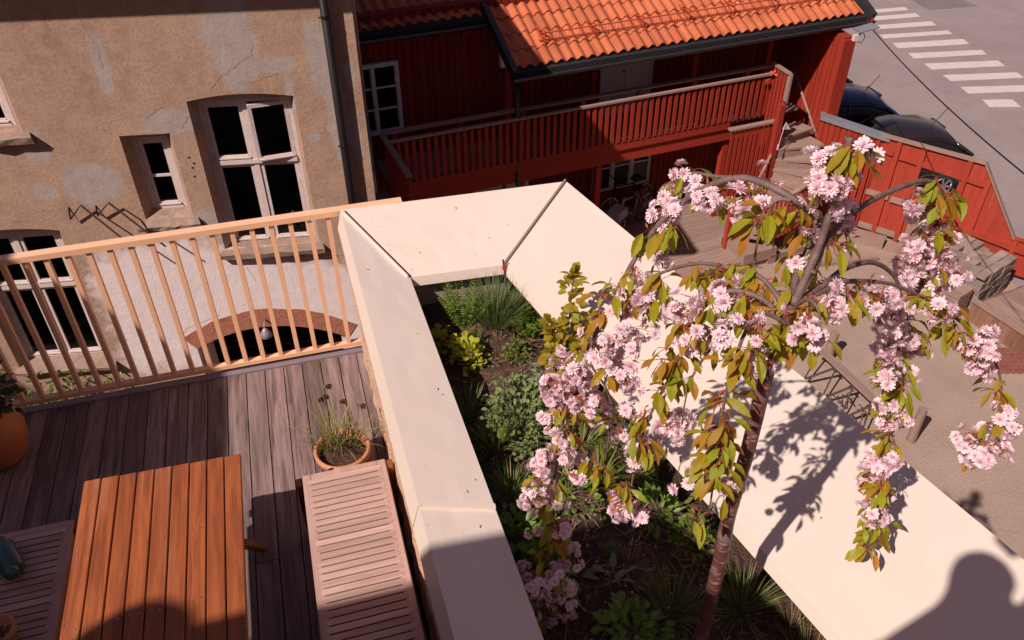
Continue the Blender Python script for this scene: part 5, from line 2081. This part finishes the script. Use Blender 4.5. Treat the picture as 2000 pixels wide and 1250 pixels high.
# ================================================================== weeping cherry
BR = {
    'trunk':([[1.023,1.305,0.589],[1.053,1.345,0.91],[1.056,1.347,1.157],[1.052,1.341,1.392],[1.047,1.344,1.639],[1.057,1.343,1.902],[1.056,1.34,2.207],[1.07,1.338,2.339],[1.085,1.345,2.402]],0.031,0.025),
    'b1':([[1.085,1.345,2.402],[1.146,1.378,2.48],[1.172,1.41,2.529],[1.179,1.457,2.557],[1.165,1.503,2.577],[1.117,1.585,2.596],[1.077,1.664,2.582],[1.02,1.735,2.52],[0.956,1.796,2.41],[0.901,1.822,2.293],[0.831,1.816,2.147],[0.786,1.811,2.044],[0.748,1.826,1.919],[0.711,1.846,1.735],[0.691,1.85,1.57],[0.668,1.823,1.399],[0.649,1.779,1.207],[0.608,1.717,0.97],[0.566,1.618,0.752]],0.016,0.004),
    'b2':([[1.164,1.5,2.572],[1.161,1.601,2.566],[1.169,1.71,2.541],[1.114,1.823,2.499],[1.076,1.916,2.469],[1.042,1.965,2.404],[1.026,1.961,2.312],[1.022,1.946,2.212],[1.002,1.934,2.108]],0.009,0.004),
    'b3':([[1.091,1.347,2.407],[1.148,1.382,2.535],[1.164,1.394,2.637],[1.173,1.407,2.721],[1.182,1.412,2.795]],0.014,0.008),
    'b4':([[1.17,1.403,2.519],[1.205,1.426,2.528],[1.287,1.475,2.536],[1.395,1.534,2.532],[1.534,1.591,2.522],[1.653,1.632,2.5],[1.73,1.646,2.446],[1.742,1.636,2.357],[1.745,1.621,2.242],[1.739,1.606,2.123],[1.708,1.586,2.006],[1.693,1.548,1.873],[1.686,1.498,1.743],[1.685,1.457,1.594],[1.669,1.41,1.45],[1.653,1.376,1.336],[1.642,1.343,1.243]],0.012,0.003),
    'b5':([[1.1,1.344,2.407],[1.206,1.394,2.407],[1.301,1.45,2.395],[1.419,1.496,2.363],[1.508,1.516,2.306],[1.561,1.515,2.241],[1.581,1.503,2.136],[1.574,1.488,2.033],[1.59,1.464,1.928]],0.012,0.004),
    'b6':([[1.102,1.342,2.405],[1.215,1.384,2.398],[1.315,1.426,2.371],[1.462,1.446,2.317],[1.59,1.454,2.241],[1.702,1.453,2.164],[1.814,1.44,2.074],[1.905,1.413,1.975],[1.943,1.373,1.874],[1.932,1.338,1.778],[1.91,1.316,1.694]],0.008,0.003),
    'b7':([[1.078,1.344,2.349],[1.034,1.393,2.394],[0.979,1.447,2.394],[0.935,1.482,2.34],[0.907,1.499,2.237],[0.876,1.501,2.099],[0.84,1.503,1.991],[0.811,1.5,1.88],[0.794,1.491,1.765],[0.778,1.471,1.62]],0.01,0.003),
    'b8':([[1.072,1.325,2.357],[1.002,1.339,2.398],[0.967,1.343,2.343],[0.943,1.326,2.248],[0.927,1.311,2.126],[0.922,1.297,2.009],[0.918,1.275,1.915],[0.912,1.256,1.792]],0.008,0.003),
    'b9':([[1.078,1.343,2.381],[1.058,1.443,2.417],[1.035,1.524,2.394],[0.985,1.619,2.364],[0.922,1.693,2.303],[0.865,1.741,2.229],[0.831,1.752,2.117],[0.803,1.741,1.995],[0.781,1.724,1.869]],0.009,0.003),
    'b10':([[1.179,1.457,2.557],[1.125,1.462,2.609],[1.08,1.481,2.617],[1.049,1.485,2.578],[1.047,1.481,2.508],[1.047,1.476,2.42]],0.007,0.003),
    'b11':([[1.081,1.334,2.403],[1.074,1.28,2.465],[1.08,1.243,2.454],[1.087,1.228,2.389]],0.006,0.003),
    'b12':([[0.977,1.414,2.303],[0.945,1.438,2.224],[0.913,1.458,2.107],[0.902,1.453,2.0],[0.901,1.447,1.927]],0.005,0.002),
    'b13':([[0.786,1.811,2.044],[0.755,1.8,1.938],[0.813,1.776,1.815],[0.836,1.773,1.721],[0.831,1.765,1.612],[0.821,1.756,1.5]],0.006,0.003),
    'b14':([[1.085,1.345,2.402],[1.122,1.404,2.423],[1.163,1.446,2.44],[1.203,1.481,2.465]],0.013,0.011),
    'b15':([[1.183,1.421,2.563],[1.232,1.473,2.433],[1.263,1.499,2.313]],0.005,0.003),

}
CL = {
'b1':([(0.98,1.77,2.46,6),(1.04,1.7,2.51,8),(1.03,1.62,2.57,5),(1.04,1.59,2.57,4),(0.98,1.8,2.39,4),(1.11,1.63,2.53,6),(1.1,1.57,2.58,3),(1.02,1.74,2.5,4),(0.87,1.76,2.27,5),(0.78,1.84,2.02,5),(0.69,1.86,1.91,6),(0.66,1.84,1.84,7),(0.71,1.83,1.79,7),(0.75,1.81,1.76,7),(0.76,1.82,1.84,6),(0.69,1.88,1.69,5),(0.74,1.84,1.91,6),(0.7,1.8,1.9,5),(0.66,1.89,1.74,5),(0.66,1.88,1.62,6),(0.68,1.85,1.57,6),(0.62,1.83,1.53,6),(0.6,1.81,1.49,8),(0.64,1.85,1.35,8),(0.61,1.87,1.34,7),(0.68,1.79,1.53,6),(0.75,1.83,1.44,6),(0.72,1.79,1.44,4),(0.57,1.79,1.35,6),(0.66,1.78,1.34,6),(0.62,1.82,1.26,3),(0.66,1.86,1.43,6),(0.6,1.78,1.38,5),(0.67,1.75,1.22,6),(0.6,1.81,1.15,3),(0.71,1.76,1.06,6),(0.71,1.7,1.06,4),(0.55,1.78,0.97,8),(0.59,1.7,1.0,8),(0.64,1.68,1.04,6),(0.69,1.69,0.95,8),(0.54,1.68,0.99,8),(0.62,1.66,0.96,8),(0.66,1.64,0.89,8),(0.61,1.65,0.84,6),(0.54,1.61,0.82,6),(0.52,1.65,0.92,6),(0.6,1.71,0.87,5),(0.66,1.69,1.04,4),(0.56,1.7,0.81,5),(1.16,1.45,2.58,3)],
[(1.21,1.52,2.56,3),(1.1,1.66,2.53,4),(1.08,1.7,2.51,3),(1.05,1.74,2.46,3),(0.98,1.77,2.4,5),(0.92,1.83,2.37,4),(0.76,1.82,1.96,4),(0.76,1.81,2.13,5),(0.77,1.8,2.19,4),(0.83,1.79,2.2,5),(0.87,1.77,2.25,4),(0.74,1.83,2.04,3),(0.74,1.82,1.71,5),(0.7,1.85,1.71,6),(0.74,1.85,1.56,4),(0.68,1.83,1.36,6),(0.6,1.82,1.29,8),(0.65,1.77,1.15,8),(0.67,1.74,1.16,6),(0.59,1.77,1.07,5),(0.61,1.72,1.02,4),(0.62,1.67,0.97,5),(0.56,1.66,0.84,8),(0.63,1.63,0.79,6),(0.72,1.87,1.59,4),(0.58,1.83,1.42,3),(0.62,1.82,1.2,5),(0.72,1.75,1.1,3),(0.61,1.59,0.8,5)]),
'b2':([(1.02,1.93,2.41,6),(1.05,1.94,2.45,3),(1.01,1.95,2.35,5),(0.99,1.92,2.23,6),(1.02,1.9,2.2,5),(1.08,1.95,2.41,3),(1.06,1.92,2.48,3),(1.21,1.73,2.55,3),(1.08,1.83,2.51,2)],
[(1.11,1.46,2.57,6),(1.07,1.98,2.42,3),(1.07,1.91,2.49,3),(1.19,1.72,2.53,4),(1.03,1.89,2.28,4)]),
'b3':([(1.13,1.43,2.73,6),(1.13,1.37,2.72,8),(1.15,1.43,2.75,5),(1.21,1.42,2.67,5),(1.22,1.39,2.79,3),(1.15,1.42,2.67,4),(1.18,1.4,2.65,4)],
[(1.17,1.4,2.76,4),(1.19,1.37,2.79,6),(1.21,1.36,2.77,5),(1.13,1.38,2.72,3)]),
'b4':([(1.27,1.46,2.58,4),(1.69,1.66,2.4,10),(1.73,1.64,2.36,8),(1.6,1.59,2.48,6),(1.76,1.66,2.27,10),(1.76,1.61,2.31,8),(1.78,1.59,2.27,6),(1.78,1.62,2.2,8),(1.69,1.59,2.21,10),(1.66,1.62,2.24,6),(1.84,1.62,2.15,6),(1.82,1.57,2.2,5),(1.7,1.6,2.1,7),(1.75,1.59,2.08,8),(1.68,1.54,2.04,7),(1.7,1.56,1.95,6),(1.67,1.53,1.89,6),(1.76,1.56,1.93,5),(1.77,1.61,2.13,7),(1.65,1.6,2.33,6),(1.68,1.59,2.28,8),(1.77,1.61,2.16,6),(1.75,1.53,1.87,4),(1.64,1.5,1.8,6),(1.69,1.48,1.76,8),(1.71,1.46,1.75,6),(1.66,1.48,1.73,5),(1.64,1.47,1.57,6),(1.68,1.43,1.6,6),(1.65,1.43,1.56,6),(1.65,1.45,1.49,6),(1.61,1.36,1.43,8),(1.67,1.38,1.39,5),(1.7,1.41,1.44,4),(1.61,1.41,1.48,3),(1.66,1.49,1.82,5),(1.29,1.45,2.5,3)],
[(1.2,1.37,2.55,6),(1.27,1.42,2.5,4),(1.7,1.62,2.49,8),(1.8,1.65,2.44,8),(1.71,1.58,2.45,6),(1.75,1.68,2.42,4),(1.82,1.62,2.34,3),(1.73,1.6,2.18,5),(1.75,1.56,2.26,4),(1.73,1.61,2.02,5),(1.82,1.58,2.14,5),(1.7,1.53,1.84,10),(1.68,1.47,1.86,9),(1.65,1.48,1.81,8),(1.66,1.55,1.79,5),(1.69,1.51,1.95,5),(1.71,1.53,2.03,4),(1.64,1.44,1.69,6),(1.73,1.48,1.61,5),(1.67,1.39,1.54,6),(1.63,1.37,1.5,6),(1.73,1.41,1.41,5),(1.59,1.38,1.45,3),(1.68,1.37,1.27,9),(1.65,1.35,1.25,8),(1.71,1.38,1.31,5),(1.64,1.42,1.32,3),(1.69,1.47,1.58,4),(1.62,1.39,1.52,4),(1.69,1.52,1.89,5),(1.67,1.38,1.38,4),(1.69,1.6,2.35,4),(1.72,1.61,2.39,3),(1.7,1.37,1.36,3)]),
'b5':([(1.53,1.47,2.21,9),(1.53,1.52,2.15,6),(1.58,1.5,2.1,9),(1.57,1.5,2.04,8),(1.56,1.49,1.99,6),(1.6,1.54,2.21,6),(1.57,1.46,1.94,6),(1.23,1.4,2.41,3)],
[(1.14,1.35,2.42,6),(1.6,1.5,1.97,5),(1.59,1.53,2.19,4)]),
'b6':([(1.44,1.43,2.31,9),(1.61,1.41,2.24,6),(1.38,1.39,2.33,4),(1.84,1.45,2.04,8),(1.82,1.41,2.09,6),(1.85,1.39,2.06,5),(1.84,1.4,1.99,7),(1.88,1.42,1.95,5),(1.76,1.4,2.07,4),(1.94,1.32,1.83,7),(1.96,1.3,1.8,6),(1.94,1.35,1.72,4),(1.83,1.34,1.73,6),(1.89,1.34,1.67,7),(1.86,1.28,1.71,10),(1.91,1.28,1.7,7),(1.96,1.3,1.7,5),(1.9,1.33,1.65,6),(1.86,1.34,1.74,3),(1.15,1.31,2.41,4),(1.21,1.35,2.38,6),(1.36,1.42,2.37,2)],
[(1.38,1.45,2.32,4),(1.29,1.42,2.36,4),(1.29,1.38,2.34,5),(1.7,1.45,2.11,6),(1.73,1.45,2.13,6),(1.69,1.42,2.21,4),(1.92,1.38,1.87,3),(1.95,1.4,1.89,3),(1.85,1.31,1.81,4),(1.9,1.35,1.71,5),(1.95,1.32,1.77,2),(1.86,1.32,1.66,3),(1.8,1.39,2.07,5),(1.6,1.43,2.25,5)]),
'b7':([(0.88,1.5,2.32,5),(0.97,1.48,2.39,8),(1.0,1.47,2.35,6),(0.88,1.49,2.37,5),(0.79,1.5,1.82,8),(0.83,1.5,1.83,5),(0.78,1.47,1.61,7),(0.73,1.44,1.67,5),(0.82,1.46,1.61,6),(0.95,1.5,2.23,5),(0.9,1.46,2.29,5),(0.98,1.48,2.29,4),(0.89,1.47,2.24,4)],
[(0.99,1.42,2.41,6),(1.01,1.38,2.38,6),(0.99,1.42,2.34,6),(0.93,1.45,2.36,5),(0.88,1.47,2.31,6),(0.89,1.5,2.26,5),(0.85,1.46,2.15,6),(0.85,1.5,2.05,6),(0.88,1.48,2.19,6),(0.8,1.51,2.16,5),(0.81,1.51,2.2,3),(0.83,1.48,2.29,4),(0.73,1.48,1.71,8),(0.76,1.47,1.92,3),(0.8,1.5,1.98,5),(0.83,1.48,1.86,4)]),
'b8':([(0.85,1.29,1.92,5),(0.95,1.26,1.92,4),(0.99,1.29,2.39,4),(1.01,1.33,2.27,5),(1.02,1.31,2.3,4),(0.95,1.33,2.42,3)],
[(0.98,1.29,2.38,8),(1.05,1.33,2.32,8),(1.12,1.33,2.32,7),(0.98,1.35,2.28,6),(0.97,1.26,2.33,8),(0.94,1.34,2.27,6),(0.9,1.32,2.15,8),(0.89,1.3,2.07,9),(0.92,1.29,2.02,10),(0.89,1.32,1.98,8),(0.91,1.23,2.0,8),(0.88,1.24,1.96,8),(0.83,1.23,1.81,2),(0.94,1.22,1.91,4),(0.91,1.26,2.12,4),(0.9,1.33,1.93,5),(0.94,1.34,2.17,4)]),
'b9':([(0.91,1.73,2.22,5),(0.93,1.68,2.21,5),(0.91,1.75,2.17,6),(0.86,1.76,2.14,5),(0.85,1.73,2.22,4),(0.84,1.79,2.13,3),(0.78,1.71,2.09,6),(0.81,1.71,2.1,6),(0.83,1.77,1.97,7),(0.85,1.71,2.06,6),(0.82,1.72,1.94,6),(0.88,1.74,1.96,5),(0.85,1.71,1.89,5),(0.91,1.75,2.06,4)],
[(0.95,1.6,2.36,4),(0.99,1.56,2.39,5),(1.05,1.55,2.4,4),(1.01,1.53,2.37,5),(1.08,1.45,2.38,6),(1.05,1.32,2.4,8),(0.93,1.68,2.18,3),(0.95,1.54,2.35,4),(0.9,1.67,2.27,3),(0.86,1.7,2.2,4),(0.8,1.7,1.93,5),(0.78,1.74,1.94,4),(0.92,1.72,2.29,5)]),
'b10':([],
[(1.03,1.48,2.61,6),(1.08,1.51,2.56,6),(1.0,1.44,2.59,6),(1.15,1.48,2.53,4),(1.07,1.5,2.42,5),(1.13,1.5,2.59,4)]),
'b11':([(1.04,1.21,2.44,5),(1.05,1.25,2.47,3)],
[(1.1,1.31,2.4,7),(1.09,1.25,2.38,5)]),
'b12':([(0.91,1.48,1.93,8),(0.86,1.44,1.96,7),(0.9,1.45,1.92,5),(0.96,1.46,2.24,6),(0.95,1.39,2.31,5)],
[(0.96,1.46,2.26,4),(0.89,1.43,2.14,4)]),
'b13':([(0.77,1.76,1.99,6),(0.78,1.76,1.79,5),(0.82,1.82,1.67,4),(0.91,1.79,1.71,6),(0.88,1.78,1.63,4),(0.87,1.73,1.75,4)],
[(0.74,1.76,1.52,4),(0.8,1.72,1.47,6),(0.78,1.69,1.43,4),(0.87,1.79,1.68,4)]),
'b14':([(1.17,1.45,2.46,2)],
[(1.11,1.46,2.49,6),(1.17,1.48,2.44,5),(1.1,1.38,2.41,7)]),
'b15':([],
[(1.26,1.49,2.35,3)]),
}
CT = thing('cherry_tree', 'small weeping cherry with pink double blossoms and bronze young leaves', 'tree', (1.023, 1.305, .60))
TL = CT.location.copy()
def smoothpath(pts, n=4):
    P = [Vector(p) for p in pts]
    out_ = []
    for i in range(len(P) - 1):
        p0, p1, p2, p3 = P[max(0, i - 1)], P[i], P[i + 1], P[min(len(P) - 1, i + 2)]
        for k in range(n):
            t = k / n
            out_.append(.5 * ((2 * p1) + (p2 - p0) * t + (2 * p0 - 5 * p1 + 4 * p2 - p3) * t * t + (3 * p1 - p0 - 3 * p2 + p3) * t ** 3))
    out_.append(P[-1])
    return out_
def flower(q, c, ax, size):
    ax = ax.normalized()
    a = ax.orthogonal().normalized()
    b_ = ax.cross(a)
    ph = random.uniform(0, 2 * PI)
    shade = random.random()
    for (n, rr, tilt, wd) in ((12, 1.0, random.uniform(-.25, .15), .33), (11, .92, .35, .33), (10, .78, .72, .32), (7, .58, 1.1, .30)):
        for k in range(n):
            an = ph + 2 * PI * (k + random.uniform(-.18, .18)) / n
            r = size * rr * random.uniform(.88, 1.1)
            d = a * math.cos(an) + b_ * math.sin(an)
            s = ax.cross(d)
            tl = tilt + random.uniform(-.22, .22)
            o = d * math.cos(tl) + ax * math.sin(tl)
            w_ = r * wd * .62
            base = c + d * size * .06
            mid = base + o * r * .62 - ax * (size * .02)
            tip = base + o * r
            q.mesh([base, mid + s * w_, tip + s * w_ * .5, tip - s * w_ * .5, mid - s * w_],
                   [(0, 1, 2, 3, 4)], [(0, shade), (.62, shade), (1, shade), (1, shade), (.62, shade)])
def nearest(path, p):
    return min(path, key=lambda v: (v - p).length_squared)
TOC = Vector((-.25, -.55, .35))
for nm, (pts, r0, r1) in BR.items():
    path = smoothpath(pts, 5)
    q = MB()
    if nm == 'trunk':
        q.tube(path, .0262, .0165, n=18, wob=.045)
        # collars and bud scars
        for i in range(2, len(path) - 2, 3):
            a = random.uniform(0, 2 * PI)
            p = path[i]
            rr = .0262 + (.0165 - .0262) * i / len(path)
            d = Vector((math.cos(a), math.sin(a), 0))
            q.tube([p + d * rr * .6, p + d * (rr * 1.08) + Vector((0, 0, .004))], rr * .5, rr * .22, n=8)
        to = wpart(q, 'trunk', 'bark', CT, smooth=True)
        continue
    q.tube(path, r0 * .74, r1 * .85, n=9, wob=.05)
    for i in range(3, len(path), 4):
        d = rvec()
        q.tube([path[i], path[i] + d * (r1 + .010)], r1 * 1.1, r1 * .5, n=5)
    bo = wpart(q, 'branch', 'twig', CT, smooth=True)
    if nm not in CL: continue
    fq, lq, sq = MB(), MB(), MB()
    for (x, y, z, n) in CL[nm][0]:
        c = Vector((x, y, z))
        br_ = nearest(path, c)
        c.z -= .015
        n = max(2, int(n * 1.08 + .5))
        for k in range(n):
            d = (rvec() + TOC * .35 - Vector((0, 0, .15))).normalized()
            fc = c + Vector((d.x, d.y, d.z * .85)) * random.uniform(.018, .050)
            flower(fq, fc, d + rvec() * .35, random.uniform(.0165, .0220))
            base = c.lerp(br_, .6)
            sq.tube([base, base.lerp(fc, .5) + rvec() * .006, fc], .0011, n=3)
        for k in range(5):
            leafblade(sq, c + rvec() * .01, rvec(), random.uniform(.015, .035), .007, .3, seg=2)
    for (x, y, z, n) in CL[nm][1]:
        c = Vector((x, y, z))
        br_ = nearest(path, c)
        base = c.lerp(br_, .5)
        for k in range(int(n * 1.6 + .5)):
            d = (rvec(-.9, .5) + Vector((0, 0, -.55)) + TOC * .25)
            st_ = base + rvec() * .018
            pe = st_ + d.normalized() * .018
            sq.tube([base, pe], .0012, n=3)
            ln = random.uniform(.038, .080)
            leafblade(lq, pe, d, ln, ln * random.uniform(.33, .43), random.uniform(.5, 1.1), fold=random.uniform(.15, .6))
        for k in range(3):
            leafblade(sq, base + rvec() * .01, rvec(), random.uniform(.015, .03), .007, .3, seg=2)
    if lq.f: wpart2 = None
    for mbx, nme, mt_ in ((fq, 'blossoms', 'petal'), (lq, 'leaves', 'cherryleaf'), (sq, 'stalks', 'bract')):
        if mbx.f:
            mbx.v = [(x - TL.x, y - TL.y, z - TL.z) for x, y, z in mbx.v]
            mbx.build(nme, mt_, bo)

# ================================================================== unseen buildings: one shades terrace and bed, two added to block sky light
BH = thing('rear_house', 'pale gabled house standing behind and left of the terrace', 'house', (-5, -2.6, GZ))
q = MB()
prof = [(-9.0, GZ), (-.62, GZ), (-.62, 3.40), (-1.24, 4.0), (-2.27, 4.98), (-2.55, 5.06), (-9.0, 5.06)]
n = len(prof)
vs = [(x, -.1, z) for x, z in prof] + [(x, -5.5, z) for x, z in prof]
fs = [tuple(range(n)), tuple(reversed(range(n, 2 * n)))] + [(k + 1 if k + 1 < n else 0, k, k + n, (k + 1 if k + 1 < n else 0) + n) for k in range(n)]
q.mesh(vs, fs)
wpart(q, 'wall', 'render_wall', BH)
q = MB()
q.box(-9.0, -4.9, -.1, 3.0, GZ, 5.0)
wpart(q, 'wing', 'render_wall', BH)
CH = MB()  # unseen round body added to cast the round shadow on the table
CH.lathe([(.0, 5.40), (.12, 5.37), (.20, 5.28), (.22, 5.18), (.20, 5.06), (.0, 5.06)], -4.70, -.25, 20)
wpart(CH, 'shadow_dome', 'zinc', BH, smooth=True)

RB = thing('sky_blocker_right', 'tall pale unseen block behind the viewpoint, added to block low sky light', 'house', (16, -8, GZ))  # added block that cuts low sky light and darkens the red house
q = MB()
q.box(3.2, 34, -14, -2.6, GZ, 11.5)
wpart(q, 'wall', 'render_wall', RB)
q = MB()
q.prism([(2.9, -14.3), (34.3, -14.3), (34.3, -2.3), (2.9, -2.3)], 11.5, 11.8)
wpart(q, 'roof', 'gutter', RB)
LB = thing('sky_blocker_left', 'pale unseen block on the far left side, added to block low sky light', 'house', (-20, 12, GZ))  # second added block, dims the sky light from the left
q = MB()
q.box(-26, -15, -1, 30, GZ, 7.5)
wpart(q, 'wall', 'render_wall', LB)
q = MB()
q.prism([(-26.3, -1.3), (-14.7, -1.3), (-14.7, 30.3), (-26.3, 30.3)], 7.5, 7.8)
wpart(q, 'roof', 'gutter', LB)

# the photographer whose shadow falls on the coping
PE = thing('person', 'person in a dark shirt leaning out and holding up a camera', 'person', (0, -.25, 2.0))
BA = thing('balcony', 'small balcony floor carrying the photographer', 'balcony', (.3, -.7, 2.2))
q = MB()
q.box(-.6, .9, -1.4, -.02, 2.2, 2.3)
wpart(q, 'floor', 'concrete', BA)
me = bpy.data.meshes.new('body')
J = [(0, -.36, .95), (0, -.34, 1.12), (0, -.30, 1.30), (0, -.26, 1.40), (0, -.20, 1.50), (0, -.17, 1.58), (0, -.18, 1.67),
     (-.18, -.29, 1.37), (-.30, -.20, 1.22), (.10, -.08, 1.20), (.22, -.06, 1.26),
     (.18, -.29, 1.37), (.56, -.16, 1.42), (.34, -.15, 1.70), (.14, -.10, 1.72),
     (-.10, -.36, .88), (-.11, -.33, .48), (-.11, -.38, .08), (-.11, -.26, .03),
     (.10, -.36, .88), (.11, -.33, .48), (.11, -.38, .08), (.11, -.26, .03)]
E_ = [(0, 1), (1, 2), (2, 3), (3, 4), (4, 5), (5, 6), (3, 7), (7, 8), (8, 9), (9, 10), (3, 11), (11, 12), (12, 13), (13, 14), (0, 15), (15, 16), (16, 17), (17, 18), (0, 19), (19, 20), (20, 21), (21, 22)]
RAD = [.19, .19, .22, .17, .09, .115, .10, .095, .08, .06, .055, .095, .075, .06, .055, .10, .065, .045, .04, .10, .065, .045, .04]
me.from_pydata(J, E_, [])
po = bpy.data.objects.new('body', me)
po.parent = PE
po.location = (-.30, .23, .30)
col.objects.link(po)
sk = po.modifiers.new('skin', 'SKIN')
for i, v in enumerate(me.skin_vertices[0].data):
    v.radius = (RAD[i], RAD[i])
me.skin_vertices[0].data[0].use_root = True
ss = po.modifiers.new('sub', 'SUBSURF')
ss.levels = ss.render_levels = 2
me.materials.append(M['shirt'])
q = MB()
q.box(-.085, .085, -.14, -.055, 1.56, 1.70)
q.v = [(x - .12, y + .20, z + .40) for x, y, z in q.v]
co = q.build('hand_camera', 'black_metal', None)
co.location = PE.location
tag(co, 'black compact camera held by the photographer', 'camera')
